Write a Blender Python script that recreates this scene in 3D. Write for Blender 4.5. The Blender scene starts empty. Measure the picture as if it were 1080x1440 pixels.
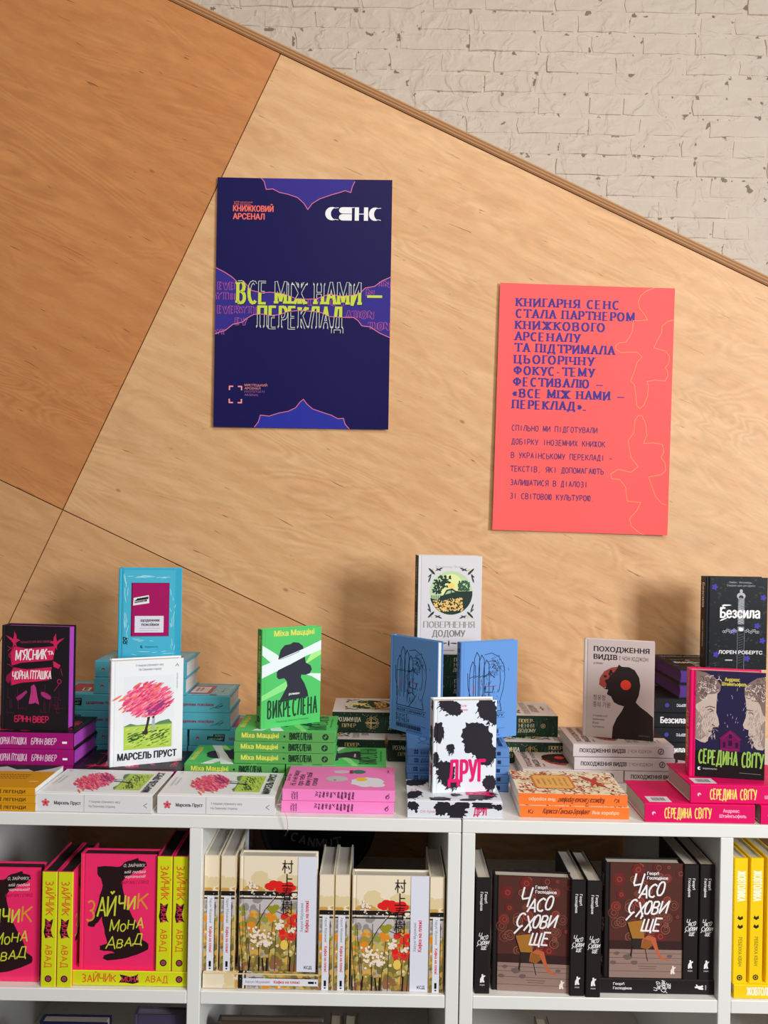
import bpy, math, random
from mathutils import Matrix, Vector
from mathutils.geometry import tessellate_polygon, delaunay_2d_cdt

# ------------------------------------------------------------------ camera, world, light, exposure
SC = bpy.context.scene
COL = bpy.context.collection
F, DF, CH, ROLL = 1200.0, 1.463, 0.5256, math.radians(1.02)   # focal px, camera distance to the shelf front, height over the counter
cam_data = bpy.data.cameras.new('camera')
cam_data.sensor_fit = 'VERTICAL'; cam_data.sensor_height = 24.0; cam_data.lens = 24.0 * F / 1440.0
cam_data.clip_start = 0.05
cam = bpy.data.objects.new('camera', cam_data); COL.objects.link(cam)
cam.matrix_world = Matrix.Translation((0, -DF, CH)) @ Matrix.Rotation(math.pi / 2, 4, 'X') @ Matrix.Rotation(ROLL, 4, 'Z')
SC.camera = cam
SC.view_settings.view_transform = 'Standard'; SC.view_settings.look = 'None'
SC.view_settings.exposure = 0.0; SC.view_settings.gamma = 1.0; SC.view_settings.use_curve_mapping = False

world = bpy.data.worlds.new('room_light'); SC.world = world; world.use_nodes = True
wn = world.node_tree.nodes['Background']
wn.inputs[0].default_value = (1.0, 0.96, 0.92, 1); wn.inputs[1].default_value = 0.2


def area(name, loc, target, sx, sy, power, colr):
    ld = bpy.data.lights.new(name, 'AREA'); ld.shape = 'RECTANGLE'; ld.size = sx; ld.size_y = sy
    ld.energy = power; ld.color = colr
    o = bpy.data.objects.new(name, ld); COL.objects.link(o); o.location = loc
    o.rotation_euler = (Vector(target) - Vector(loc)).to_track_quat('-Z', 'Y').to_euler()
    return o


area('window_daylight', (2.9, -3.1, 1.25), (0.1, 0.4, 0.15), 1.0, 1.3, 168, (0.94, 0.97, 1.0))
area('overhead_fill', (0.6, -1.9, 2.6), (0.2, 0.6, 0.5), 1.2, 0.8, 41, (1.0, 0.88, 0.74))  # warm fill light added from above, not a lamp of the room

# ------------------------------------------------------------------ basic helpers
ca, sa = math.cos(ROLL), math.sin(ROLL)


def W(px, py, D):
    dx, dy = px - 540.0, py - 720.0
    xi, yi = dx * ca + dy * sa, -dx * sa + dy * ca
    return Vector((xi / F * D, D - DF, CH - yi / F * D))


def lin(c):
    r = []
    for v in c[:3]:
        v = v / 255.0
        r.append(v / 12.92 if v <= 0.04045 else ((v + 0.055) / 1.055) ** 2.4)
    return (r[0], r[1], r[2], 1.0)


def link(o, parent=None):
    COL.objects.link(o)
    if parent: o.parent = parent
    return o


def tag(o, label=None, cat=None, group=None, kind=None):
    if label: o['label'] = label
    if cat: o['category'] = cat
    if group: o['group'] = group
    if kind: o['kind'] = kind
    return o


def empty(name, loc=(0, 0, 0), rz=0.0):
    o = bpy.data.objects.new(name, None); o.empty_display_size = 0.05
    COL.objects.link(o); o.location = loc; o.rotation_euler = (0, 0, rz)
    return o


class MB:
    """collects faces with one colour per face; build() links one mesh object"""
    def __init__(s): s.v = []; s.f = []; s.c = []

    def face(s, pts, col):
        n = len(s.v); s.v += [tuple(p) for p in pts]; s.f.append(tuple(range(n, n + len(pts)))); s.c.append(col)

    def box(s, a, b, col):
        x0, y0, z0 = a; x1, y1, z1 = b
        n = len(s.v)
        s.v += [(x0, y0, z0), (x1, y0, z0), (x1, y1, z0), (x0, y1, z0), (x0, y0, z1), (x1, y0, z1), (x1, y1, z1), (x0, y1, z1)]
        for f in ((0, 3, 2, 1), (4, 5, 6, 7), (0, 1, 5, 4), (1, 2, 6, 5), (2, 3, 7, 6), (3, 0, 4, 7)):
            s.f.append(tuple(n + i for i in f)); s.c.append(col)

    def bbox(s, a, b, col, bev=0.0012):
        """box with chamfered edges"""
        x0, y0, z0 = a; x1, y1, z1 = b; e = min(bev, (x1 - x0) / 3, (y1 - y0) / 3, (z1 - z0) / 3)
        n = len(s.v); idx = {}
        for ix, (xx, dx) in enumerate(((x0, e), (x1, -e))):
            for iy, (yy, dy) in enumerate(((y0, e), (y1, -e))):
                for iz, (zz, dz) in enumerate(((z0, e), (z1, -e))):
                    for ax in range(3):
                        p = [xx + dx, yy + dy, zz + dz]; p[ax] = (xx, yy, zz)[ax]
                        idx[(ix, iy, iz, ax)] = len(s.v); s.v.append(tuple(p))
        def add(l): s.f.append(tuple(l)); s.c.append(col)
        for sd in (0, 1):
            q = [idx[(sd, 0, 0, 0)], idx[(sd, 1, 0, 0)], idx[(sd, 1, 1, 0)], idx[(sd, 0, 1, 0)]]; add(q if sd else q[::-1])
            q = [idx[(0, sd, 0, 1)], idx[(1, sd, 0, 1)], idx[(1, sd, 1, 1)], idx[(0, sd, 1, 1)]]; add(q[::-1] if sd else q)
            q = [idx[(0, 0, sd, 2)], idx[(1, 0, sd, 2)], idx[(1, 1, sd, 2)], idx[(0, 1, sd, 2)]]; add(q if sd else q[::-1])
        for a_ in (0, 1):
            for b_ in (0, 1):
                add([idx[(0, a_, b_, 1)], idx[(1, a_, b_, 1)], idx[(1, a_, b_, 2)], idx[(0, a_, b_, 2)]])
                add([idx[(a_, 0, b_, 0)], idx[(a_, 1, b_, 0)], idx[(a_, 1, b_, 2)], idx[(a_, 0, b_, 2)]])
                add([idx[(a_, b_, 0, 0)], idx[(a_, b_, 1, 0)], idx[(a_, b_, 1, 1)], idx[(a_, b_, 0, 1)]])
                for c_ in (0, 1):
                    add([idx[(a_, b_, c_, 0)], idx[(a_, b_, c_, 1)], idx[(a_, b_, c_, 2)]])

    def mesh(s, name, mat):
        me = bpy.data.meshes.new(name); me.from_pydata(s.v, [], s.f); me.update()
        at = me.color_attributes.new('Col', 'BYTE_COLOR', 'CORNER')
        vals = []
        for f, c in zip(s.f, s.c):
            l = lin(c)
            vals += list(l) * len(f)
        at.data.foreach_set('color', vals)
        me.materials.append(mat)
        return me

    def build(s, name, mat, parent=None):
        return link(bpy.data.objects.new(name, s.mesh(name, mat)), parent)


# ------------------------------------------------------------------ materials
def nmat(name):
    m = bpy.data.materials.new(name); m.use_nodes = True
    nt = m.node_tree; b = nt.nodes['Principled BSDF']
    return m, nt, b


def N(nt, t, **kw):
    n = nt.nodes.new(t)
    for k, v in kw.items():
        if k.startswith('i_'): n.inputs[k[2:]].default_value = v
        else: setattr(n, k, v)
    return n


def printed(name, rough, coat=0.0, bump=0.0, bscale=900, spec=0.3):
    m, nt, b = nmat(name)
    a = N(nt, 'ShaderNodeVertexColor', layer_name='Col')
    nz = N(nt, 'ShaderNodeTexNoise'); nz.inputs['Scale'].default_value = 60; nz.inputs['Detail'].default_value = 3
    tc = N(nt, 'ShaderNodeTexCoord'); nt.links.new(tc.outputs['Object'], nz.inputs['Vector'])
    mr = N(nt, 'ShaderNodeMapRange'); mr.inputs[3].default_value = rough - 0.05; mr.inputs[4].default_value = rough + 0.06
    nt.links.new(nz.outputs[0], mr.inputs[0]); nt.links.new(mr.outputs[0], b.inputs['Roughness'])
    nt.links.new(a.outputs[0], b.inputs['Base Color'])
    b.inputs['Coat Weight'].default_value = coat; b.inputs['Coat Roughness'].default_value = 0.12
    b.inputs['Specular IOR Level'].default_value = spec
    if bump:
        n2 = N(nt, 'ShaderNodeTexNoise'); n2.inputs['Scale'].default_value = bscale
        bp = N(nt, 'ShaderNodeBump'); bp.inputs['Strength'].default_value = bump; bp.inputs['Distance'].default_value = 0.0004
        nt.links.new(tc.outputs['Object'], n2.inputs['Vector']); nt.links.new(n2.outputs[0], bp.inputs['Height'])
        nt.links.new(bp.outputs[0], b.inputs['Normal'])
    return m


M_COVER = printed('printed_cover', 0.42, 0.04, 0.15, spec=.2)
M_MATTE = printed('matte_printed_cover', 0.6, 0.0, 0.2, spec=0.2)
M_GLOSS = printed('gloss_printed_cover', 0.3, 0.35, 0.05)
M_POSTER = printed('poster_print', 0.5, 0.0, 0.1, 40, spec=0.22)
M_FOIL = printed('foil_print', 0.3, 0.2)
M_PAINT = printed('white_shelf_foil', 0.38, 0.0, 0.06, 300, spec=0.5)
M_LAYER = printed('plywood_edge_layers', 0.65, 0, 0.5, 200)


def pages_mat():
    m, nt, b = nmat('page_edges')
    a = N(nt, 'ShaderNodeVertexColor', layer_name='Col')
    tc = N(nt, 'ShaderNodeTexCoord'); mp = N(nt, 'ShaderNodeMapping'); mp.inputs['Scale'].default_value = (6, 1500, 6)
    nz = N(nt, 'ShaderNodeTexNoise'); nz.inputs['Scale'].default_value = 1.0; nz.inputs['Detail'].default_value = 1
    nt.links.new(tc.outputs['Object'], mp.inputs[0]); nt.links.new(mp.outputs[0], nz.inputs['Vector'])
    mr = N(nt, 'ShaderNodeMapRange'); mr.inputs[1].default_value = .3; mr.inputs[2].default_value = .7; mr.inputs[3].default_value = 0.8; mr.inputs[4].default_value = 1.05
    nt.links.new(nz.outputs[0], mr.inputs[0])
    mx = N(nt, 'ShaderNodeVectorMath', operation='SCALE')
    nt.links.new(a.outputs[0], mx.inputs[0]); nt.links.new(mr.outputs[0], mx.inputs['Scale'])
    nt.links.new(mx.outputs[0], b.inputs['Base Color']); b.inputs['Roughness'].default_value = .75
    bp = N(nt, 'ShaderNodeBump'); bp.inputs['Strength'].default_value = .5; bp.inputs['Distance'].default_value = .0003
    nt.links.new(nz.outputs[0], bp.inputs['Height']); nt.links.new(bp.outputs[0], b.inputs['Normal'])
    return m


M_PAGES = pages_mat()


def ply_mat(name, ca_, cb_, seed):
    m, nt, b = nmat(name)
    tc = N(nt, 'ShaderNodeTexCoord')
    L = nt.links.new

    def noise(scale3, sc, det, dist=0.0, rough=.55):
        mp = N(nt, 'ShaderNodeMapping'); mp.inputs['Scale'].default_value = scale3; mp.inputs['Location'].default_value = (seed, seed * 2.3, 0)
        n = N(nt, 'ShaderNodeTexNoise'); n.inputs['Scale'].default_value = sc; n.inputs['Detail'].default_value = det
        n.inputs['Distortion'].default_value = dist; n.inputs['Roughness'].default_value = rough
        L(tc.outputs['Object'], mp.inputs[0]); L(mp.outputs[0], n.inputs['Vector'])
        return n
    big = noise((1, 1, 2.6), 2.4, 4, 1.6)
    wav = N(nt, 'ShaderNodeTexWave', wave_type='BANDS', bands_direction='Z')
    wav.inputs['Scale'].default_value = 4.5; wav.inputs['Distortion'].default_value = 14; wav.inputs['Detail'].default_value = 4
    wav.inputs['Detail Scale'].default_value = 1.0; wav.inputs['Detail Roughness'].default_value = .62
    mpw = N(nt, 'ShaderNodeMapping'); mpw.inputs['Scale'].default_value = (.5, 1, 1.2); mpw.inputs['Location'].default_value = (seed, 0, seed)
    L(tc.outputs['Object'], mpw.inputs[0]); L(mpw.outputs[0], wav.inputs['Vector'])
    fine = noise((3, 1, 26), 5, 6, 1.2, .7)
    r1 = N(nt, 'ShaderNodeMix', data_type='RGBA'); r1.inputs[6].default_value = lin(ca_); r1.inputs[7].default_value = lin(cb_)
    m1 = N(nt, 'ShaderNodeMath', operation='MULTIPLY_ADD'); m1.inputs[1].default_value = .45; L(wav.outputs[0], m1.inputs[0])
    m2 = N(nt, 'ShaderNodeMapRange'); m2.inputs[1].default_value = .3; m2.inputs[2].default_value = .7; m2.inputs[3].default_value = 0; m2.inputs[4].default_value = .5
    L(big.outputs[0], m2.inputs[0]); L(m2.outputs[0], m1.inputs[2]); L(m1.outputs[0], r1.inputs[0])
    f2 = N(nt, 'ShaderNodeMapRange'); f2.inputs[1].default_value = .3; f2.inputs[2].default_value = .7; f2.inputs[3].default_value = .91; f2.inputs[4].default_value = 1.06
    L(fine.outputs[0], f2.inputs[0])
    sc = N(nt, 'ShaderNodeVectorMath', operation='SCALE'); L(r1.outputs[2], sc.inputs[0]); L(f2.outputs[0], sc.inputs['Scale'])
    cg = noise((.55, 1, 2.2), 2.0, 3, .9, .5); c1 = N(nt, 'ShaderNodeMath', operation='MULTIPLY'); c1.inputs[1].default_value = 150; L(cg.outputs[0], c1.inputs[0])
    c2 = N(nt, 'ShaderNodeMath', operation='SINE'); L(c1.outputs[0], c2.inputs[0])
    cmask = noise((1, 1, 2), 3.1, 3, 1.0, .6); cm = N(nt, 'ShaderNodeMapRange'); cm.inputs[1].default_value = .42; cm.inputs[2].default_value = .66; cm.inputs[3].default_value = 0; cm.inputs[4].default_value = .085
    L(cmask.outputs[0], cm.inputs[0]); c3 = N(nt, 'ShaderNodeMath', operation='MULTIPLY'); L(c2.outputs[0], c3.inputs[0]); L(cm.outputs[0], c3.inputs[1])
    c4 = N(nt, 'ShaderNodeMath', operation='ADD'); L(f2.outputs[0], c4.inputs[0]); L(c3.outputs[0], c4.inputs[1]); L(c4.outputs[0], sc.inputs['Scale'])
    # short dark checks and mineral streaks lying along the grain
    st = noise((2.4, 1, 30), 5.5, 2, .9, .5)
    s2 = N(nt, 'ShaderNodeMapRange'); s2.inputs[1].default_value = .712; s2.inputs[2].default_value = .75; s2.inputs[3].default_value = 0; s2.inputs[4].default_value = .75
    L(st.outputs[0], s2.inputs[0])
    mx = N(nt, 'ShaderNodeMix', data_type='RGBA'); mx.inputs[7].default_value = lin((112, 62, 30))
    L(s2.outputs[0], mx.inputs[0]); L(sc.outputs[0], mx.inputs[6])
    # tiny pin knots
    mpv = N(nt, 'ShaderNodeMapping'); mpv.inputs['Scale'].default_value = (1, 1, 1.7); mpv.inputs['Location'].default_value = (seed * 3, 0, seed)
    vo = N(nt, 'ShaderNodeTexVoronoi'); vo.inputs['Scale'].default_value = 5.5
    L(tc.outputs['Object'], mpv.inputs[0]); L(mpv.outputs[0], vo.inputs['Vector'])
    k = N(nt, 'ShaderNodeMapRange'); k.inputs[1].default_value = .018; k.inputs[2].default_value = .05; k.inputs[3].default_value = .6; k.inputs[4].default_value = 0
    L(vo.outputs['Distance'], k.inputs[0])
    mk = N(nt, 'ShaderNodeMix', data_type='RGBA'); mk.inputs[7].default_value = lin((140, 78, 36))
    L(k.outputs[0], mk.inputs[0]); L(mx.outputs[2], mk.inputs[6])
    L(mk.outputs[2], b.inputs['Base Color'])
    b.inputs['Roughness'].default_value = .48; b.inputs['Specular IOR Level'].default_value = .35
    bp = N(nt, 'ShaderNodeBump'); bp.inputs['Strength'].default_value = .25; bp.inputs['Distance'].default_value = .001
    L(fine.outputs[0], bp.inputs['Height']); L(bp.outputs[0], b.inputs['Normal'])
    return m


def brick_paint(name, bumpd):
    m, nt, b = nmat(name); L = nt.links.new
    tc = N(nt, 'ShaderNodeTexCoord'); gm = N(nt, 'ShaderNodeNewGeometry')
    n1 = N(nt, 'ShaderNodeTexNoise'); n1.inputs['Scale'].default_value = 9; n1.inputs['Detail'].default_value = 4; n1.inputs['Distortion'].default_value = .8
    n2 = N(nt, 'ShaderNodeTexNoise'); n2.inputs['Scale'].default_value = 60; n2.inputs['Detail'].default_value = 4
    L(gm.outputs['Position'], n1.inputs['Vector']); L(gm.outputs['Position'], n2.inputs['Vector'])
    mx = N(nt, 'ShaderNodeMix', data_type='RGBA'); mx.inputs[6].default_value = lin((213, 198, 180)); mx.inputs[7].default_value = lin((223, 210, 194))
    L(n1.outputs[0], mx.inputs[0])
    # dark specks for pits and dirt, the pits' shade put into the colour
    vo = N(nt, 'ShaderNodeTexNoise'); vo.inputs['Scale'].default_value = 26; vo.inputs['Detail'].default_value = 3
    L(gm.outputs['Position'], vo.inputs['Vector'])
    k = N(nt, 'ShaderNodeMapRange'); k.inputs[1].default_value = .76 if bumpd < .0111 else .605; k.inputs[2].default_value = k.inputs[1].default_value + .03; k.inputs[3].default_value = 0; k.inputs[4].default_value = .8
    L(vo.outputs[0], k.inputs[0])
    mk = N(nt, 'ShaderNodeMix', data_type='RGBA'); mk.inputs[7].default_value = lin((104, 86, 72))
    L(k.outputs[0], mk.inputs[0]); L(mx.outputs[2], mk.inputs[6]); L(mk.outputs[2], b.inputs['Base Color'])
    b.inputs['Roughness'].default_value = .55
    # lumps and runs of thick paint
    n3 = N(nt, 'ShaderNodeTexNoise'); n3.inputs['Scale'].default_value = 13; n3.inputs['Detail'].default_value = 2.5; n3.inputs['Distortion'].default_value = 1.3
    L(gm.outputs['Position'], n3.inputs['Vector'])
    pl = N(nt, 'ShaderNodeMapRange', interpolation_type='SMOOTHSTEP'); pl.inputs[1].default_value = .44; pl.inputs[2].default_value = .74; L(n3.outputs[0], pl.inputs[0])
    a0 = N(nt, 'ShaderNodeMath', operation='MULTIPLY_ADD'); a0.inputs[1].default_value = .12; L(n2.outputs[0], a0.inputs[0])
    a1 = N(nt, 'ShaderNodeMath', operation='MULTIPLY'); a1.inputs[1].default_value = .5; L(pl.outputs[0], a1.inputs[0]); L(a1.outputs[0], a0.inputs[2])
    ad = N(nt, 'ShaderNodeMath', operation='MULTIPLY_ADD'); ad.inputs[1].default_value = .5; L(n1.outputs[0], ad.inputs[0]); L(a0.outputs[0], ad.inputs[2])
    bp = N(nt, 'ShaderNodeBump'); bp.inputs['Strength'].default_value = .7; bp.inputs['Distance'].default_value = bumpd
    L(ad.outputs[0], bp.inputs['Height']); L(bp.outputs[0], b.inputs['Normal'])
    return m


# ------------------------------------------------------------------ flat print: clipping, lettering
def clip_half(poly, a, b, c):
    """keep a*x + b*y <= c"""
    out = []; n = len(poly)
    for i in range(n):
        p, q = poly[i], poly[(i + 1) % n]
        dp, dq = a * p[0] + b * p[1] - c, a * q[0] + b * q[1] - c
        if dp <= 0: out.append(p)
        if (dp < 0 < dq) or (dq < 0 < dp):
            t = dp / (dp - dq); out.append((p[0] + (q[0] - p[0]) * t, p[1] + (q[1] - p[1]) * t))
    return out


def clip_rect(poly, x0, y0, x1, y1):
    for a, b, c in ((-1, 0, -x0), (1, 0, x1), (0, -1, -y0), (0, 1, y1)):
        poly = clip_half(poly, a, b, c)
        if len(poly) < 3: return []
    return poly


GLY = {}


def glyphs(s, res=2, space=1.0):
    key = (s, res, space)
    if key in GLY: return GLY[key]
    c = bpy.data.curves.new('lettering', 'FONT'); c.body = s; c.resolution_u = res; c.space_character = space; c.fill_mode = 'NONE'
    try: c.dimensions = '2D'
    except Exception: pass
    o = bpy.data.objects.new('lettering', c); COL.objects.link(o)
    dg = bpy.context.evaluated_depsgraph_get(); dg.update()
    m = o.evaluated_get(dg).to_mesh()
    vs = [Vector((v.co.x, v.co.y)) for v in m.vertices]; nb = {}
    for e in m.edges:
        a, b = e.vertices; nb.setdefault(a, []).append(b); nb.setdefault(b, []).append(a)
    o.evaluated_get(dg).to_mesh_clear()
    bpy.data.objects.remove(o); bpy.data.curves.remove(c)
    loops = []; seen = set()
    for st in range(len(vs)):
        if st in seen or st not in nb: continue
        L = [st]; seen.add(st); cur = st
        while True:
            nx = [q for q in nb[cur] if q not in seen]
            if not nx: break
            cur = min(nx) if cur == st else nx[0]
            L.append(cur); seen.add(cur)
        if len(L) > 2: loops.append(L)
    # split the line into single characters by x so that the filling stays small
    items = sorted((min(vs[i].x for i in L), max(vs[i].x for i in L), L) for L in loops); groups = []
    for x0, x1, L in items:
        if groups and x0 < groups[-1][0] - 1e-4: groups[-1][1].append(L); groups[-1][0] = max(groups[-1][0], x1)
        else: groups.append([x1, [L]])
    V, Fc = [], []
    for _, Ls in groups:
        pts, ed, segs = [], [], []
        for L in Ls:
            P = [vs[i] for i in L]; P = [p for k, p in enumerate(P) if (p - P[k - 1]).length > 1e-5]
            b = len(pts); pts += P; n = len(P)
            for k in range(n): ed.append((b + k, b + (k + 1) % n)); segs.append((P[k], P[(k + 1) % n]))
        ov, oe, of, *_r = delaunay_2d_cdt(pts, ed, [], 0, 1e-5)
        b = len(V); V += [(p.x, p.y) for p in ov]
        for f in of:
            cx = sum(ov[k].x for k in f) / len(f); cy = sum(ov[k].y for k in f) / len(f); w = 0
            for p, q in segs:
                if (p.y > cy) != (q.y > cy):
                    if p.x + (cy - p.y) / (q.y - p.y) * (q.x - p.x) > cx: w += 1 if q.y > p.y else -1
            if w: Fc.append(tuple(b + k for k in f))
    x0 = min(v[0] for v in V); x1 = max(v[0] for v in V)
    GLY[key] = ([(v[0] - x0, v[1]) for v in V], Fc, x1 - x0)
    return GLY[key]


CAP = 0.69
def arcp(cx, cy, rx, ry, a0, a1, n=8):
    return [(cx + rx * math.cos(math.radians(a0 + (a1 - a0) * i / n)), cy + ry * math.sin(math.radians(a0 + (a1 - a0) * i / n))) for i in range(n + 1)]


def _font():
    O = lambda w: [arcp(w / 2, .5, w / 2, .5, 90, 450, 16)]
    C = lambda w: [arcp(w / 2, .5, w / 2, .5, 50, 310, 12)]
    bowl_lo = lambda w, h: [(0, h)] + [(w * .5, h)] + arcp(w * .5, h / 2, w * .5, h / 2, 90, -90, 7) + [(0, 0)]
    D = {
        'А': (.72, [[(0, 0), (.36, 1), (.72, 0)], [(.13, .34), (.59, .34)]]),
        'Б': (.6, [[(.55, 1), (0, 1), (0, 0)], bowl_lo(.6, .56)]),
        'В': (.6, [[(0, 0), (0, 1)], bowl_lo(.6, .53), [(0, 1), (.3, 1)] + arcp(.3, .765, .25, .235, 90, -90, 6) + [(0, .53)]]),
        'Г': (.54, [[(0, 0), (0, 1), (.54, 1)]]),
        'Ґ': (.54, [[(0, 0), (0, 1), (.54, 1), (.54, 1.15)]]),
        'Д': (.82, [[(.12, 0), (.32, 1), (.7, 1), (.7, 0)], [(0, -.2), (0, 0), (.82, 0), (.82, -.2)]]),
        'Е': (.54, [[(.54, 1), (0, 1), (0, 0), (.54, 0)], [(0, .52), (.44, .52)]]),
        'Є': (.6, [arcp(.32, .5, .32, .5, 50, 310, 12), [(0, .5), (.45, .5)]]),
        'Ж': (.96, [[(.48, 0), (.48, 1)], [(0, 1), (.48, .5), (0, 0)], [(.96, 1), (.48, .5), (.96, 0)]]),
        'З': (.56, [arcp(.26, .75, .27, .25, 140, -90, 8) + arcp(.26, .25, .3, .25, 90, -140, 8)]),
        'И': (.66, [[(0, 1), (0, 0), (.66, 1), (.66, 0)]]),
        'Й': (.66, [[(0, 1), (0, 0), (.66, 1), (.66, 0)], [(.18, 1.25), (.33, 1.14), (.5, 1.25)]]),
        'І': (.0, [[(0, 0), (0, 1)]]),
        'Ї': (.2, [[(.1, 0), (.1, 1)], [(0, 1.18), (0, 1.24)], [(.2, 1.18), (.2, 1.24)]]),
        'К': (.62, [[(0, 0), (0, 1)], [(.62, 1), (0, .46)], [(.16, .6), (.62, 0)]]),
        'Л': (.72, [[(0, 0), (.3, 1), (.72, 1), (.72, 0)]]),
        'М': (.82, [[(0, 0), (0, 1), (.41, .15), (.82, 1), (.82, 0)]]),
        'Н': (.64, [[(0, 0), (0, 1)], [(.64, 0), (.64, 1)], [(0, .52), (.64, .52)]]),
        'О': (.74, O(.74)),
        'П': (.64, [[(0, 0), (0, 1), (.64, 1), (.64, 0)]]),
        'Р': (.56, [[(0, 0), (0, 1), (.28, 1)] + arcp(.28, .72, .28, .28, 90, -90, 7) + [(0, .44)]]),
        'С': (.66, C(.72)),
        'Т': (.84, [[(0, .84), (0, 1), (.84, 1), (.84, .84)], [(.42, .98), (.42, 0)]]),
        'У': (.66, [[(0, 1), (.34, .36)], [(.66, 1), (.26, 0), (.08, 0)]]),
        'Ф': (.84, [[(.42, 0), (.42, 1)], arcp(.42, .53, .42, .3, 90, 450, 14)]),
        'Х': (.66, [[(0, 0), (.66, 1)], [(0, 1), (.66, 0)]]),
        'Ц': (.72, [[(0, 1), (0, 0), (.72, 0), (.72, -.2)], [(.6, 0), (.6, 1)]]),
        'Ч': (.6, [[(0, 1), (0, .5), (.1, .4), (.6, .46)], [(.6, 1), (.6, 0)]]),
        'Ш': (.9, [[(0, 1), (0, 0), (.9, 0), (.9, 1)], [(.45, 0), (.45, 1)]]),
        'Щ': (.98, [[(0, 1), (0, 0), (.98, 0), (.98, -.2)], [(.45, 0), (.45, 1)], [(.88, 0), (.88, 1)]]),
        'Ь': (.56, [[(0, 1), (0, 0)], bowl_lo(.56, .55)]),
        'Ю': (1.02, [[(0, 0), (0, 1)], [(0, .5), (.32, .5)], arcp(.67, .5, .35, .5, 90, 450, 14)]),
        'Я': (.6, [[(.6, 0), (.6, 1), (.32, 1)] + arcp(.32, .73, .3, .27, 90, 270, 7) + [(.6, .46)], [(.34, .46), (0, 0)]]),
        'E': None, 'V': (.68, [[(0, 1), (.34, 0), (.68, 1)]]), 'R': (.6, [[(0, 0), (0, 1), (.28, 1)] + arcp(.28, .74, .28, .26, 90, -90, 7) + [(0, .48)], [(.25, .48), (.6, 0)]]),
        'Y': (.66, [[(0, 1), (.33, .5), (.66, 1)], [(.33, .5), (.33, 0)]]), 'N': (.66, [[(0, 0), (0, 1), (.66, 0), (.66, 1)]]),
        'I': (.0, [[(0, 0), (0, 1)]]), 'S': (.54, [arcp(.27, .75, .25, .25, 50, 270, 8) + arcp(.27, .25, .27, .25, 90, -140, 8)]),
        'L': (.5, [[(0, 1), (0, 0), (.5, 0)]]), 'G': (.68, [arcp(.36, .5, .36, .5, 50, 330, 12), [(.4, .45), (.68, .45)]]),
        'U': (.64, [[(0, 1), (0, .3)] + arcp(.32, .3, .32, .3, 180, 360, 8) + [(.64, 1)]]),
        '—': (.9, [[(0, .38), (.9, .38)]]), '-': (.35, [[(0, .38), (.35, .38)]]), '.': (.0, [[(0, 0), (0, .06)]]), ',': (.05, [[(.05, .06), (0, -.12)]]),
        '«': (.4, [[(.2, .65), (0, .4), (.2, .15)], [(.4, .65), (.2, .4), (.4, .15)]]),
        '»': (.4, [[(0, .65), (.2, .4), (0, .15)], [(.2, .65), (.4, .4), (.2, .15)]]),
        "'": (.0, [[(0, 1), (0, .75)]]), ' ': (.12, []),
    }
    D['E'] = D['Е']
    for l, c in zip('ABCHKMOPTX', 'АВСНКМОРТХ'): D[l] = D[c]
    return D


FONT = _font()


def seg_quads(pts, wd, closed=False, wf=None, miter=True):
    """stroke outline quads for a polyline; wf(dx,dy)->width factor"""
    out = []
    for i in range(len(pts) - 1):
        (x0, y0), (x1, y1) = pts[i], pts[i + 1]
        dx, dy = x1 - x0, y1 - y0; l = math.hypot(dx, dy)
        if l < 1e-9: continue
        dx, dy = dx / l, dy / l
        w = wd * (wf(dx, dy) if wf else 1) / 2
        e0 = w * .6 if i > 0 and miter else 0; e1 = w * .6 if i < len(pts) - 2 and miter else 0
        ax, ay = x0 - dx * e0, y0 - dy * e0; bx, by = x1 + dx * e1, y1 + dy * e1
        nx, ny = -dy * w, dx * w
        out.append([(ax + nx, ay + ny), (ax - nx, ay - ny), (bx - nx, by - ny), (bx + nx, by + ny)])
    return out


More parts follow.
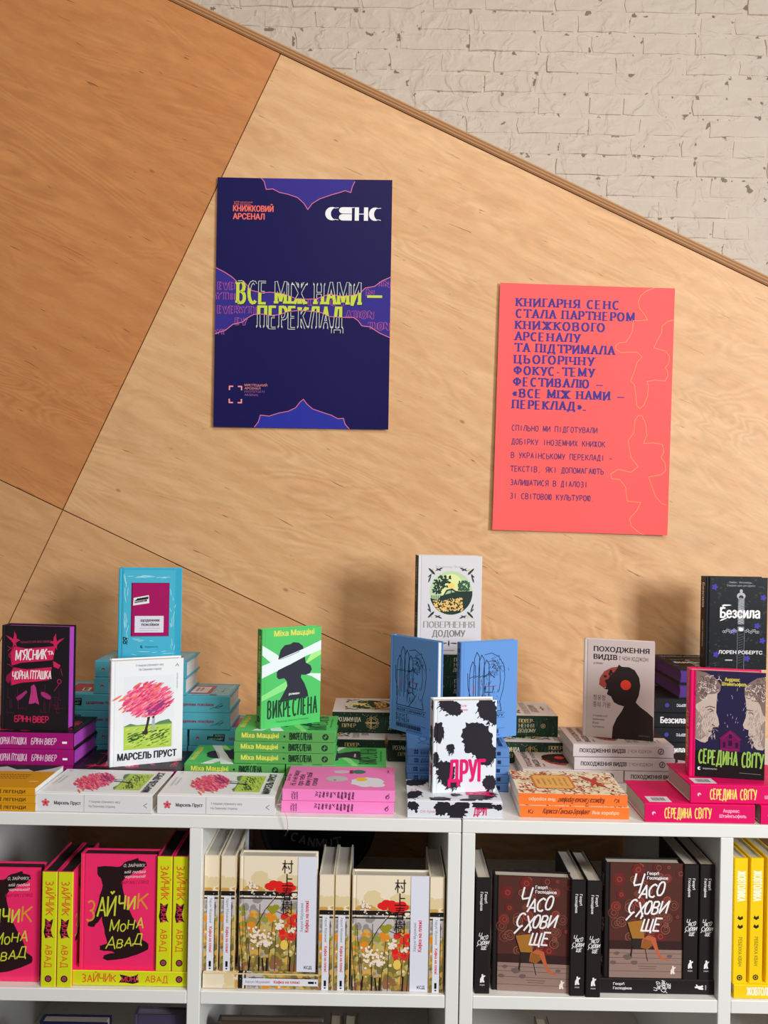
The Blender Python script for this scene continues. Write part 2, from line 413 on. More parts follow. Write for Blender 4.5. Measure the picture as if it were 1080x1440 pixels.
class Cv:
    """a flat print of w x h centimetres, origin at its lower left; layers stack outwards"""
    def __init__(s, w, h, x0=0.0): s.w, s.h, s.x0 = w, h, x0; s.L = []; s.rnd = random.Random(5)

    def polys(s, ps, col, clip=None):
        out = []
        c = clip or (s.x0, 0, s.w, s.h)
        for p in ps:
            q = clip_rect(list(p), *c)
            if len(q) >= 3: out.append(q)
        if out: s.L.append((out, col))

    def kinds(s):
        K = getattr(s, 'K', {})
        return [K.get(i, 's' if len(ps) > 1 else 'f') for i, (ps, col) in enumerate(s.L)]

    def mark(s, k):
        if not hasattr(s, 'K'): s.K = {}
        s.K[len(s.L) - 1] = k

    def poly(s, pts, col, clip=None):
        tri = tessellate_polygon([[Vector((p[0], p[1], 0)) for p in pts]])
        n = len(s.L); s.polys([[pts[i] for i in t] for t in tri], col, clip)
        if len(s.L) > n: s.mark('f')

    def rect(s, x0, y0, x1, y1, col): s.polys([[(x0, y0), (x1, y0), (x1, y1), (x0, y1)]], col)

    def circ(s, cx, cy, rx, ry, col, n=18, rot=0):
        c_, s_ = math.cos(rot), math.sin(rot)
        pts = [(rx * math.cos(6.2832 * i / n), ry * math.sin(6.2832 * i / n)) for i in range(n)]
        s.polys([[(cx + x * c_ - y * s_, cy + x * s_ + y * c_) for x, y in pts]], col)

    def circs(s, lst, col, n=8):
        s.polys([[(cx + r * math.cos(6.2832 * i / n), cy + r * math.sin(6.2832 * i / n)) for i in range(n)] for cx, cy, r in lst], col); s.mark('b')

    def ring(s, cx, cy, r, wd, col, n=20):
        s.line([(cx + r * math.cos(6.2832 * i / n), cy + r * math.sin(6.2832 * i / n)) for i in range(n + 1)], wd, col)

    def line(s, pts, wd, col, clip=None): s.polys(seg_quads(pts, wd), col, clip)

    def lines(s, lst, wd, col):
        q = []
        for pts in lst: q += seg_quads(pts, wd)
        n = len(s.L); s.polys(q, col)
        if len(s.L) > n and len(lst) > 3: s.mark('b')

    def taper(s, lst, col):
        """brush strokes: (x0,y0,x1,y1,width)"""
        q = []
        for x0, y0, x1, y1, w in lst:
            dx, dy = x1 - x0, y1 - y0; l = math.hypot(dx, dy) or 1; nx, ny = -dy / l * w / 2, dx / l * w / 2
            q.append([(x0, y0), (x0 + dx * .25 - nx, y0 + dy * .25 - ny), (x0 + dx * .8 - nx * .7, y0 + dy * .8 - ny * .7), (x1, y1), (x0 + dx * .8 + nx * .7, y0 + dy * .8 + ny * .7), (x0 + dx * .25 + nx, y0 + dy * .25 + ny)])
        n = len(s.L); s.polys(q, col)
        if len(s.L) > n: s.mark('b')

    def blob(s, cx, cy, rx, ry, col, jag=.2, n=26, rot=0, clip=None):
        pts = []; c_, s_ = math.cos(rot), math.sin(rot)
        for i in range(n):
            k = 1 + s.rnd.uniform(-jag, jag); x, y = rx * k * math.cos(6.2832 * i / n), ry * k * math.sin(6.2832 * i / n)
            pts.append((cx + x * c_ - y * s_, cy + x * s_ + y * c_))
        s.poly(pts, col, clip)

    def text(s, t, x, y, h, col, w=None, anchor='l', bold=0.0, slant=0.0, rot=0.0, res=2, space=1.0, clip=None):
        vs, fs, tw = glyphs(t, res, space)
        k = h / CAP; kx = (w / tw) if w else k
        W_ = tw * kx; ox = {'l': 0, 'c': -W_ / 2, 'r': -W_}[anchor]
        c_, s_ = math.cos(rot), math.sin(rot)
        offs = [(0, 0)] if not bold else [(-bold, 0), (bold, 0), (0, bold * .6), (0, -bold * .6)]
        bold = min(bold, h * .05)
        offs = [(a and math.copysign(bold, a), b and math.copysign(bold * .6, b)) for a, b in offs]
        for bx, by in offs:
            P = []
            for vx, vy in vs:
                a, b = vx * kx + ox + vy * k * slant + bx, vy * k + by
                P.append((x + a * c_ - b * s_, y + a * s_ + b * c_))
            n = len(s.L); s.polys([[P[i] for i in f] for f in fs], col, clip)
            if len(s.L) > n: s.mark('f')

    def stroke_quads(s, t, x, y, h, wd, w=None, anchor='l', gap=.22, slant=0, jit=0, serif=0, contrast=1.0, rot=0, seed=3, xs=1.0, mono=False):
        rn = random.Random(seed); strokes = []; cx = 0
        for ch in t:
            g = FONT.get(ch) or FONT.get(ch.upper()) or FONT[' ']
            jy = rn.uniform(-jit, jit) * .6; js = 1 + rn.uniform(-jit, jit)
            gx = (min(1, .6 / g[0]) if g[0] else 1) if mono else xs; g0 = (.3 - g[0] * gx / 2) if mono else 0
            for st in g[1]:
                strokes.append([(cx + g0 + px * gx + (rn.uniform(-jit, jit) * .35 if jit else 0), py * js + jy + (rn.uniform(-jit, jit) * .35 if jit else 0)) for px, py in st])
            cx += (.86 if mono else g[0] * xs + gap - (gap * {'Г': .75, 'Т': .4, 'С': .25, 'Р': .3, 'У': .3, 'Л': .1, 'А': .25, 'К': .15}.get(ch, 0)))
        tw = cx - (.26 if mono else gap)
        kx = (w / tw) if w else h
        W_ = tw * kx; ox = {'l': 0, 'c': -W_ / 2, 'r': -W_}[anchor]
        c_, s_ = math.cos(rot), math.sin(rot)
        wf = (lambda dx, dy: contrast + (1 - contrast) * min(1, abs(dy) * 1.15)) if contrast != 1 else None
        qs = []
        for st in strokes:
            P = [(px * kx + ox + py * h * slant, py * h) for px, py in st]
            qs += seg_quads(P, wd, wf=wf)
            if serif:
                for e, nb in ((0, 1), (-1, -2)):
                    yy = st[e][1]
                    ddx, ddy = st[nb][0] - st[e][0], st[nb][1] - st[e][1]
                    if (abs(yy) < .02 or abs(yy - 1) < .02) and abs(ddy) > abs(ddx) * .8:
                        t_ = wd * max(contrast, .3) / 2; sy = t_ if abs(yy) < .02 else -t_
                        X, Y = P[e]
                        qs.append([(X - serif, Y - t_ + sy), (X + serif, Y - t_ + sy), (X + serif, Y + t_ + sy), (X - serif, Y + t_ + sy)])
        return [[(x + a * c_ - b * s_, y + a * s_ + b * c_) for a, b in q] for q in qs]

    def stext(s, t, x, y, h, col, wd, clip=None, **kw): s.polys(s.stroke_quads(t, x, y, h, wd, **kw), col, clip)

    def mesh(s, name, mat, fmap, z0=0.00006, zmax=0.0006):
        """fmap(x_cm, y_cm, off_m) -> 3d ; bands splits for curved surfaces"""
        # overlapping pieces of one colour lie a micrometre apart, as layers of ink, never in one plane
        mb = MB(); subs = [min(len(ps), 5 if len(ps) < 400 else 4) if k == 's' else min(len(ps), 60) if k == 'b' else 1 for k, (ps, col) in zip(s.kinds(), s.L)]
        d = min(2.0e-6, zmax * 1.6 / max(1, sum(subs) + 2 * len(subs)))
        bands = getattr(s, 'bands', None); off0 = z0
        for i, (ps, col) in enumerate(s.L):
            for j, p in enumerate(ps):
                off = off0 + (j % subs[i]) * d
                if bands and min(q[0] for q in p) < bands[-1]:
                    e = [bands[0]] + list(bands[1:]) + [1e3]
                    for k in range(len(e) - 1):
                        q = clip_half(clip_half(p, -1, 0, -e[k]), 1, 0, e[k + 1])
                        if len(q) >= 3: mb.face([fmap(a, b, off) for a, b in q], col)
                else:
                    mb.face([fmap(a, b, off) for a, b in p], col)
            off0 += (subs[i] + 2) * d
        return mb.mesh(name, mat)


# ------------------------------------------------------------------ books
CM = 0.01
GROOVE = [(0.14, 0.0), (.42, 0.0), (.62, .09), (.85, 0.0)]   # hinge profile of a hardcover (x cm, depth cm)


def groove_y(x):
    if x <= .42 or x >= .85: return 0.0
    if x < .62: return .09 * (x - .42) / .2
    return .09 * (.85 - x) / .23


def make_book(name, Wc, Hc, Tc, front_c, spine_c, back_c, page_c, mat, front=None, spine=None, back=None, soft=False, wrap=.14, board=.24, edge_c=None, glossf=None, flip=False):
    """hardcover standing up: spine at x=0, front board facing -Y; sizes in cm"""
    root = empty(name)
    mb = MB(); b = board if not soft else .05
    e = .14 if not soft else .06
    if soft:
        fr = [(e, 0.0), (Wc, 0.0)]
    else:
        fr = [(e, 0.0), (.42, 0.0), (.62, .09), (.85, 0.0), (Wc, 0.0)]
    prof = [(0, Tc - e), (0, e)] + fr + [(Wc, b), (.9 if not soft else b, b), (b if soft else .4, b), (b if soft else .4, Tc - b), (Wc, Tc - b)] + [(x, Tc - y) for x, y in fr[::-1]]
    n = len(prof)
    V0 = [(x * CM, y * CM, 0) for x, y in prof]; V1 = [(x * CM, y * CM, Hc * CM) for x, y in prof]
    mb.v = V0 + V1
    for i in range(n):
        j = (i + 1) % n
        (xa, ya), (xb, yb) = prof[i], prof[j]
        if max(xa, xb) <= e + .001: c = spine_c
        elif max(xa, xb) <= wrap + .001: c = spine_c
        elif ya + yb < Tc: c = front_c
        else: c = back_c
        if abs(ya - b) < .01 and abs(yb - b) < .01 and not soft and i > 3: c = (228, 222, 212)
        mb.f.append((i, j, j + n, i + n)); mb.c.append(c)
    mid = prof.index((.4, b)) if not soft else prof.index((b, b))
    tri = tessellate_polygon([[Vector((x, y, 0)) for x, y in prof]])
    for t in tri:
        mb.f.append(tuple(t)[::-1]); mb.c.append(front_c if sum(prof[i][1] for i in t) / 3 < Tc / 2 else back_c)
        mb.f.append(tuple(i + n for i in t)); mb.c.append(front_c if sum(prof[i][1] for i in t) / 3 < Tc / 2 else back_c)
    mb.build('cover', mat, root)
    # pages: rounded back, hollow fore edge
    ins = .28 if not soft else .0
    pb = MB(); g = b + .005
    fore = Wc - ins - .05
    pp = [(.45 if not soft else b + .01, g)] + [(fore, g)] + [(fore - .18 * math.sin(math.pi * k / 6) * (0 if soft else 1), g + (Tc - 2 * g) * k / 6) for k in range(1, 6)] + [(fore, Tc - g), (.45 if not soft else b + .01, Tc - g)]
    m = len(pp); pb.v = [(x * CM, y * CM, ins * CM) for x, y in pp] + [(x * CM, y * CM, (Hc - ins) * CM) for x, y in pp]
    if soft: pb.v = [(x, y, .0003 if z < .001 else Hc * CM - .0003) for x, y, z in pb.v]
    ec = edge_c or page_c
    for i in range(m):
        j = (i + 1) % m; pb.f.append((i, j, j + m, i + m)); pb.c.append(ec)
    for t in tessellate_polygon([[Vector((x, y, 0)) for x, y in pp]]):
        pb.f.append(tuple(t)[::-1]); pb.c.append(ec); pb.f.append(tuple(i + m for i in t)); pb.c.append(ec)
    pb.build('pages', M_PAGES, root)
    if front:
        cv = Cv(Wc, Hc, e)
        if not soft: cv.bands = (.14, .42, .62, .85)
        front(cv)
        gy = groove_y if not soft else (lambda x: 0)
        me = cv.mesh('front_print', glossf or mat, lambda x, y, o: (x * CM, gy(x) * CM - o, y * CM))
        link(bpy.data.objects.new('front_print', me), root)
    if back:
        cv = Cv(Wc, Hc); back(cv)
        cv.x0 = 0
        me = cv.mesh('back_print', glossf or mat, lambda x, y, o: ((Wc - x) * CM, Tc * CM + o, y * CM))
        link(bpy.data.objects.new('back_print', me), root)
    if spine:
        cv = Cv(Hc, Tc - 2 * e); spine(cv)     # x runs from head to tail, y across
        sm = (lambda x, y, o: (-o, (e + y) * CM, x * CM)) if flip else (lambda x, y, o: (-o, (Tc - e - y) * CM, (Hc - x) * CM))
        me = cv.mesh('spine_print', glossf or mat, sm, zmax=.0004)
        link(bpy.data.objects.new('spine_print', me), root)
    root['dims'] = [Wc * CM, Hc * CM, Tc * CM]
    return root


def scr(cv, t, x, y, h, col, **kw): cv.text(t, x, y, h, col, **kw)


def squig(cv, x, y, l, col, amp=.12, wd=.06, n=14):
    cv.line([(x + l * i / n, y + amp * (cv.rnd.random() - .5) * 2) for i in range(n + 1)], wd, col)


BLK = (22, 20, 24); WHT = (240, 240, 240)


# --- butcher: black cover, pink banners, purple sprayed edges
def f_butcher(c):
    P = (214, 38, 92); DP = (150, 24, 74)
    for x0, y0, x1, y1, rot in ((2.0, 12.9, 10.3, 15.7, .16), (2.0, 9.0, 9.6, 11.6, .1)):
        pts = [(x0, y0 - .6), (x0 + 2, y0 + .0), (x0 + 5, y0 + .3), (x1, y0 + .7), (x1 + .5, y1 + .6), (x1 - 2, y1 + .3), (x0 + 3, y1), (x0 + .4, y1 + .3), (x0 - .3, y1 - 1)]
        c.poly(pts, DP); c.poly([(x * .97 + .25, y * .98 + .25) for x, y in pts], P)
    c.stext("М'ЯСНИК", 2.9, 13.3, 1.9, WHT, .24, w=6.0, slant=.12, jit=.05, rot=.07, gap=.26)
    c.stext("ТА", 9.3, 14.5, .7, WHT, .14, w=1.0, rot=.1)
    c.stext("ЧОРНА ПТАШКА", 2.3, 9.6, 1.55, WHT, .17, w=7.6, slant=.1, jit=.06, rot=.05, gap=.28)
    c.stext("БРІНН ВІВЕР", 2.9, 1.5, 1.15, P, .17, w=6.6, jit=.06, gap=.2)
    c.text("ПУХНАСТІ ПРО МОЇХ ВБИВЦЬ", 3.8, 16.6, .36, (190, 60, 100), w=6.2, rot=.06)
    for bx, by, m in ((2.4, 17.2, 1), (10.9, 17.0, -1)):
        c.poly([(bx + a * m, by + b) for a, b in ((-1.6, .9), (-.6, .5), (-.1, .15), (.1, 1.0), (.1, 1.7), (.55, .9), (.6, .25), (1.0, .15), (1.3, -.1), (.8, -.25), (.45, -.55), (.7, -1.5), (.2, -.9), (-.1, -1.5), (-.1, -.6), (-.5, -.1))], P)
    c.poly([(10.3, 13.4), (11.8, 12.6), (11.4, 11.9), (10.4, 12.3)], P)
    c.poly([(1.1, 10.3), (2.0, 11.0), (2.2, 10.0), (1.5, 8.8), (1.0, 9.4)], DP)
    for x, y in ((1.9, 14.2), (11.6, 9.5)): c.ring(x, y, .4, .1, P, 10)
    c.lines([[(1.2, 16), (2.6, 15.2)], [(2.5, 16.1), (1.3, 15.1)], [(11.6, 9), (10.6, 7.6)], [(11.8, 12), (12.2, 10.6)], [(1.2, 12.6), (2.4, 12.0)]], .1, (170, 40, 90))
    c.poly([(5.6, 5.0), (6.0, 7.2), (6.0, 8.4), (6.6, 8.8), (7.0, 8.2), (7.3, 6.6), (7.7, 4.9), (6.9, 5.3), (6.5, 5.1)], (190, 60, 130))
    c.poly([(3.1, 6.2), (5.1, 7.6), (5.3, 7.2), (4.2, 6.0), (3.4, 5.5)], (170, 50, 120)); c.circ(9.0, 6.7, 1.2, .5, (170, 50, 120), 12, -.5)
    L = []
    for i in range(26):
        x = c.rnd.uniform(1.2, 12.2); y = c.rnd.uniform(3, 7); L.append([(x, y), (x, y + c.rnd.uniform(.5, 2.2))])
        if i % 2: L.append([(x, y), (x + c.rnd.uniform(.4, 1.4), y)])
    c.lines(L, .05, (120, 26, 80))


def s_butcher(c):
    c.stext("М'ЯСНИК ТА ЧОРНА ПТАШКА", 1.2, .75, 1.3, (225, 200, 220), .12, w=9.8, slant=.1, jit=.05, gap=.32)
    c.stext("БРІНН ВІВЕР", 12.0, .8, 1.15, (225, 200, 220), .12, w=4.6, slant=.1, jit=.05, gap=.3)
    c.rect(17.9, 1.0, 18.8, 1.4, WHT)


# --- white book with the pink tree
def tree_art(c, x0, y0, s):
    """s: scale, local art space 0..11 x 0..16"""
    T = lambda x, y: (x0 + x * s, y0 + y * s)
    R = random.Random(9)
    c.polys([[T(1, .4), T(10.2, .4), T(10.2, 4.9), T(1, 4.9)]], (176, 206, 84))
    c.polys([[T(1, 4.9), T(10.2, 4.9), T(10.2, 5.3), T(1, 5.05)]], (120, 160, 90))
    for colr, n in (((110, 150, 50), 40), ((205, 224, 110), 40), ((50, 84, 44), 70)):
        L = []
        for i in range(n):
            x = R.uniform(1.2, 9.6); y = R.uniform(.8, 4.4) if colr[0] != 50 else R.uniform(1.9, 3.7)
            if colr[0] == 50 and abs(x - 5.2) > 3.6: continue
            l = R.uniform(.4, 1.2); L.append((*T(x, y), *T(min(x + l, 10.1), y + l * .35), .22 * s))
        c.taper(L, colr)
    c.polys([[T(1.0, 5.0), T(3.5, 5.15), T(2.2, 5.5)], [T(6.5, 5.0), T(10.2, 5.2), T(9.6, 5.9), T(7.8, 5.6)]], (96, 130, 92))
    c.poly([T(4.3, 3.3), T(4.9, 3.9), T(5.3, 5.4), T(5.45, 6.6), T(6.0, 6.6), T(5.75, 5.4), T(5.5, 4.2), T(5.6, 3.4), T(5.0, 3.2)], (58, 42, 46))
    c.polys([[T(6.3, 4.6), T(6.9, 4.6), T(6.9, 6.2), T(6.4, 6.3)]], (170, 178, 190)); c.circ(*T(6.6, 6.5), .28 * s, .28 * s, (90, 70, 60), 8)
    c.lines([[T(6.45, 4.6), T(6.4, 3.5)], [T(6.75, 4.6), T(6.8, 3.5)]], .1 * s, (160, 160, 165))
    R2 = random.Random(4); pts = [(5.6 + 4.0 * (1 + R2.uniform(-.1, .1)) * math.cos(i * .21), 10.0 + 2.9 * (1 + R2.uniform(-.12, .12)) * math.sin(i * .21)) for i in range(30)]
    c.poly([T(*p) for p in pts], (240, 130, 158))
    cols = [(238, 94, 140), (226, 60, 118), (244, 130, 150), (205, 48, 100), (240, 120, 92), (248, 160, 170), (150, 56, 120), (236, 84, 130)]
    for k in range(34):
        L = []; col = cols[k % 8]
        for i in range(11):
            a = R.uniform(0, 6.28); rr = math.sqrt(R.random())
            x = 5.6 + 4.5 * rr * math.cos(a); y = 10.0 + 3.3 * rr * math.sin(a)
            if k % 8 == 4 and (x > 5 or y < 10): x -= 2; y += 1
            if k % 8 == 6: x = 7.2 + R.uniform(-1.6, 1.2); y = 8.4 + R.uniform(-1.4, 1.0)
            l = R.uniform(.9, 2.1); th = .55 + R.uniform(-.12, .12)
            L.append((*T(x - l / 2 * math.cos(th), y - l / 2 * math.sin(th)), *T(x + l / 2 * math.cos(th), y + l / 2 * math.sin(th)), R.uniform(.2, .42) * s))
        c.taper(L, col)


def f_proust(c):
    c.rect(2.4, 2.9, 11.9, 17.0, (226, 232, 238))
    tree_art(c, 1.55, 2.6, .98)
    c.text("МАРСЕЛЬ ПРУСТ", 1.5, 1.1, 1.25, (30, 34, 44), w=11.0, bold=.06)
    c.text("У пошуках утраченого часу", 4.6, 18.9, .42, (150, 155, 162), w=5.2); c.text("На Сваннову сторону", 5.2, 18.1, .42, (150, 155, 162), w=4.2)
    c.lines([[(12.1, 18.6), (12.4, 19.1), (12.7, 18.6)]], .08, (120, 124, 130))
    c.text("світова класика", 12.35, 17.3, .26, (150, 155, 162), rot=-math.pi / 2, w=3)


def s_proust(c):
    for i in range(5):
        a = 6.2832 * i / 5 + .3; c.circ(1.7 + .4 * math.cos(a), 1.4 + .4 * math.sin(a), .33, .24, (214, 96, 110), 8, a)
    c.circ(1.7, 1.4, .2, .2, (170, 50, 76), 6)
    c.text("Марсель Пруст", 3.2, 1.15, .55, (50, 52, 60), w=4.6, bold=.03)
    c.rect(8.35, 0.0, 8.42, 2.9, (150, 150, 154))
    c.text("У пошуках утраченого часу", 9.2, 1.6, .38, (90, 92, 100), w=5.4); c.text("На Сваннову сторону", 9.2, .8, .38, (90, 92, 100), w=4.6)
    c.lines([[(19.3, 1.7), (18.7, 1.3), (19.3, .9)]], .09, (90, 92, 100))


# --- turquoise book, a clear film drawn into its print as lighter strokes
def f_maid(c):
    c.rect(1.15, .5, 11.6, 18.6, (74, 182, 212))
    for i in range(26):
        x = c.rnd.choice((1.3, 1.6, 1.9, 11.0, 11.3)) + c.rnd.uniform(-.2, .2); y = c.rnd.uniform(1, 16)
        c.taper([(x, y, x + c.rnd.uniform(-.5, .5), y + c.rnd.uniform(.8, 2.6), .14)], (168, 222, 236))
    for i in range(20):
        y = c.rnd.choice((1.0, 1.6, 3.2, 3.8, 16.9, 17.2)) + c.rnd.uniform(-.3, .3); x = c.rnd.uniform(1.4, 9)
        c.taper([(x, y, x + c.rnd.uniform(.8, 3), y + c.rnd.uniform(-.3, .3), .12)], (180, 228, 240))
    c.rect(2.6, 4.6, 10.4, 15.9, (120, 14, 70)); c.rect(2.9, 4.7, 10.3, 15.8, (168, 14, 96))
    c.polys([[(3.0, 11.1), (6.3, 11.6), (6.2, 13.3), (3.1, 12.7)]], (232, 232, 236)); c.polys([[(3.2, 12.0), (6.1, 12.5), (6.1, 13.0), (3.9, 12.6)], [(3.3, 11.6), (5.8, 12.0), (5.8, 12.4), (3.3, 11.95)]], BLK)
    c.text("ЛОРЕТТ", 4.1, 12.6, .24, WHT, w=1.8, rot=.13); c.text("ЕМІЛІ КАЙТ", 3.4, 11.75, .2, WHT, w=2.2, rot=.13)
    c.rect(3.4, 5.4, 9.3, 8.9, (226, 224, 236))
    c.text("щоденник", 4.6, 7.7, .62, (40, 34, 44), w=3.9, bold=.07); c.text("покоївки", 4.8, 6.8, .62, (40, 34, 44), w=3.5, bold=.07)
    c.lines([[(4.4, 6.3), (8.6, 6.3)], [(4.4, 5.8), (8.2, 5.8)]], .05, (120, 116, 130))
    c.stext("ЯЯ", 1.9, 2.9, .9, BLK, .16, rot=1.3, jit=.2)
    c.circ(4.9, 2.4, .3, .3, (24, 80, 120), 10); c.circ(5.05, 2.45, .16, .16, (74, 182, 212), 8); c.text("видавництво", 5.6, 2.25, .3, (24, 90, 130), w=2.6)


def s_maid(c):
    c.circ(1.7, 1.55, .32, .32, (170, 20, 60), 12); c.circ(1.7, 1.4, .15, .15, (110, 190, 210), 8)
    c.polys([[(3.6, 1.3), (7.2, .9), (7.3, 1.7), (3.7, 2.0)], [(4.8, 1.7), (7.3, 1.6), (7.3, 2.5), (4.9, 2.4)]], BLK)
    c.text("ЛОРЕТТ", 5.2, 1.85, .4, (160, 215, 225), w=1.9); c.text("ЕМІЛІ КАЙТ", 4.0, 1.2, .4, (160, 215, 225), w=2.9)
    c.text("щоденник покоївки", 8.2, 1.3, .62, (130, 20, 70), w=7.3, bold=.05)
    c.line([(14.8, .7), (15.6, 1.0), (16.6, .9), (17.6, 1.5), (16.6, 1.2), (15.9, 1.1), (17.3, 1.9)], .08, (20, 30, 40))


# --- green book
GR = (82, 196, 104)
def f_erased(c):
    nx = lambda x: (x - 90) / 555 * c.w
    ny = lambda y: (1 - (y - 55) / 945) * c.h
    P = lambda l: [(nx(a), ny(b)) for a, b in l]
    c.poly(P([(90, 690), (330, 560), (330, 640), (90, 740)]), (140, 226, 134))
    c.poly(P([(90, 200), (230, 300), (280, 360), (180, 380), (90, 290)]), (222, 240, 236))
    c.poly(P([(470, 500), (645, 520), (645, 600), (560, 540)]), (222, 240, 236)); c.poly(P([(490, 420), (645, 330), (645, 250), (560, 300)]), (170, 235, 140))
    H = (44, 46, 60)
    c.poly(P([(240, 350), (262, 260), (300, 215), (350, 210), (380, 192), (430, 200), (470, 235), (485, 300), (400, 330), (300, 360)]), H)
    c.poly(P([(490, 340), (500, 400), (545, 430), (560, 470), (540, 510), (500, 520), (460, 515), (455, 540), (490, 600), (520, 680), (530, 735), (250, 765), (290, 690), (330, 610), (320, 560), (300, 535), (250, 540), (232, 520), (230, 470), (300, 400), (400, 350)]), H)
    c.poly(P([(90, 400), (250, 345), (480, 262), (645, 190), (645, 285), (500, 335), (300, 430), (90, 520)]), (226, 238, 240))
    c.lines([P([(250, 350), (340, 325), (440, 285)]), P([(240, 455), (320, 420), (430, 380)])], .1, H)
    c.stext("ВИКРЕСЛЕНА", 1.5, 1.9, 3.3, (24, 66, 44), .34, w=10.4, gap=.42, xs=.9)
    c.text("Міха Мацціні", 2.6, 17.6, 1.0, (228, 220, 92), w=8.6, bold=.09)
    c.text("роман", 5.9, 6.0, .42, WHT, w=2.2, bold=.04, slant=.2); c.text("Переклад Мар'яна Климець", 3.2, .9, .34, (40, 110, 60), w=7)


def s_erased(c):
    c.text("Міха Мацціні", 1.3, .62, .85, (226, 224, 88), w=7.0, bold=.07); c.circ(9.4, .95, .22, .22, (24, 40, 30), 10)
    c.stext("ВИКРЕСЛЕНА", 10.4, .38, 1.25, (26, 60, 36), .2, w=4.2, gap=.3)
    c.circ(17.2, .95, .62, .62, (26, 48, 34), 12); c.lines([[(16.8, .95), (17.6, .95)], [(17.2, .5), (17.2, 1.4)], [(16.9, .6), (17.5, 1.3)]], .07, (90, 180, 96))


# --- pink paperback
def f_pinkb(c):
    for i, (t, n) in enumerate((("Ні, я не пишу", 0), ("про тебе", 0), ("вони у твоїй", 0), ("голові", 0))):
        c.text(t, 2.0, 17.6 - i * 1.25, .95, (40, 20, 34), w=(8.6, 6.2, 7.4, 4.2)[i], slant=.3, bold=.04)
    c.text("Джоан Ґаррі", 4.6, 18.9, .5, (50, 20, 40), w=4)
    c.blob(6.2, 10.4, 1.6, 2.0, (196, 190, 196), .05, 20); c.circ(5.4, 10.8, .22, .3, (70, 50, 60), 8)
    c.blob(4.6, 5.0, 2.6, 3.0, (226, 228, 240), .09, 22); c.circ(6.0, 6.0, 1.05, 1.05, (238, 200, 50), 16); c.blob(3.0, 3.2, 1.2, 1.5, (226, 228, 240), .06, 16)
    c.blob(10.3, 9.8, 1.0, 1.5, (206, 196, 206), .1, 14); c.rect(9.4, 7.6, 11.4, 8.3, (150, 30, 50)); c.blob(10.5, 6.6, 1.2, 1.3, (60, 120, 104), .04, 14)
    c.text("роман", 10, 1.0, .4, (120, 40, 80), w=1.6)


def s_pinkb(c):
    col = (60, 20, 50)
    for i in range(3): c.text(("Ґаррі", "Джоан", "ман")[i % 3], 1.6 + i * .42, 1.5, .3, col, w=1.25, rot=-math.pi / 2, slant=.3, bold=.03)
    for i, t in enumerate(("Ні,", "я не", "пишу", "про", "тебе", "у", "моїй", "новій", "дуже", "гарній", "книзі")):
        c.text(t, 5.8 + i * .64, 1.6, .42, col, w=.35 + .16 * len(t), rot=-math.pi / 2 - .12, slant=.25, bold=.04)
    c.ring(18.3, .8, .3, .09, col, 10); c.line([(18.0, .6), (18.6, 1.4)], .09, col)


# --- orange paperback with ornament
def orn(c):
    for k in range(7):
        col = ((178, 66, 46), (206, 98, 60), (226, 180, 120), (160, 60, 50), (250, 240, 214), (196, 80, 56), (226, 214, 170))[k]
        L = []
        for i in range(46):
            x, y = c.rnd.uniform(0, c.w), c.rnd.uniform(0, c.h); a = c.rnd.uniform(0, 6.28); r = c.rnd.uniform(.3, .9)
            L.append([(x + r * math.cos(a + t * .7), y + r * math.sin(a + t * .7)) for t in range(5)])
        c.lines(L, .24, col)


def b_orange(c):
    c.rect(0, 0, c.w, c.h, (238, 228, 196)); orn(c)
    c.taper([(2.4, 12.6, 9.5, 16.4, 1.2), (3.0, 15.6, 9.0, 13.6, .9)], (190, 70, 48))
    c.poly([(2.6, 4.0), (3.4, 3.4), (9.6, 3.4), (10.4, 4.0), (10.4, 10.0), (9.6, 10.7), (3.4, 10.7), (2.6, 10.0)], (206, 120, 60))
    c.poly([(2.9, 4.3), (3.5, 3.8), (9.5, 3.8), (10.1, 4.3), (10.1, 9.8), (9.5, 10.3), (3.5, 10.3), (2.9, 9.8)], (232, 178, 96))
    for i in range(6): c.text(("Жінка на всі", "п'ять зірок", "мовчання", "і світло", "українка", "роман")[i], 6.5, 9.2 - i * .98, .5, (90, 60, 40), w=(5, 4.4, 4, 3.2, 3.8, 2.6)[i], anchor='c', slant=.3)


def s_orange(c):
    c.lines([[(1.5, .6), (1.5, 1.3)], [(1.5, .9), (2.0, 1.3)], [(1.5, .9), (2.1, .6), (2.3, 1.1)]], .12, (120, 44, 30))
    c.text("Карисса Ґанська-Іерофант", 3.9, .65, .85, (120, 50, 30), w=8.0, slant=.35, bold=.03)
    c.text("Яна хоробро", 12.5, .72, .55, (248, 206, 170), w=4.6, bold=.02)


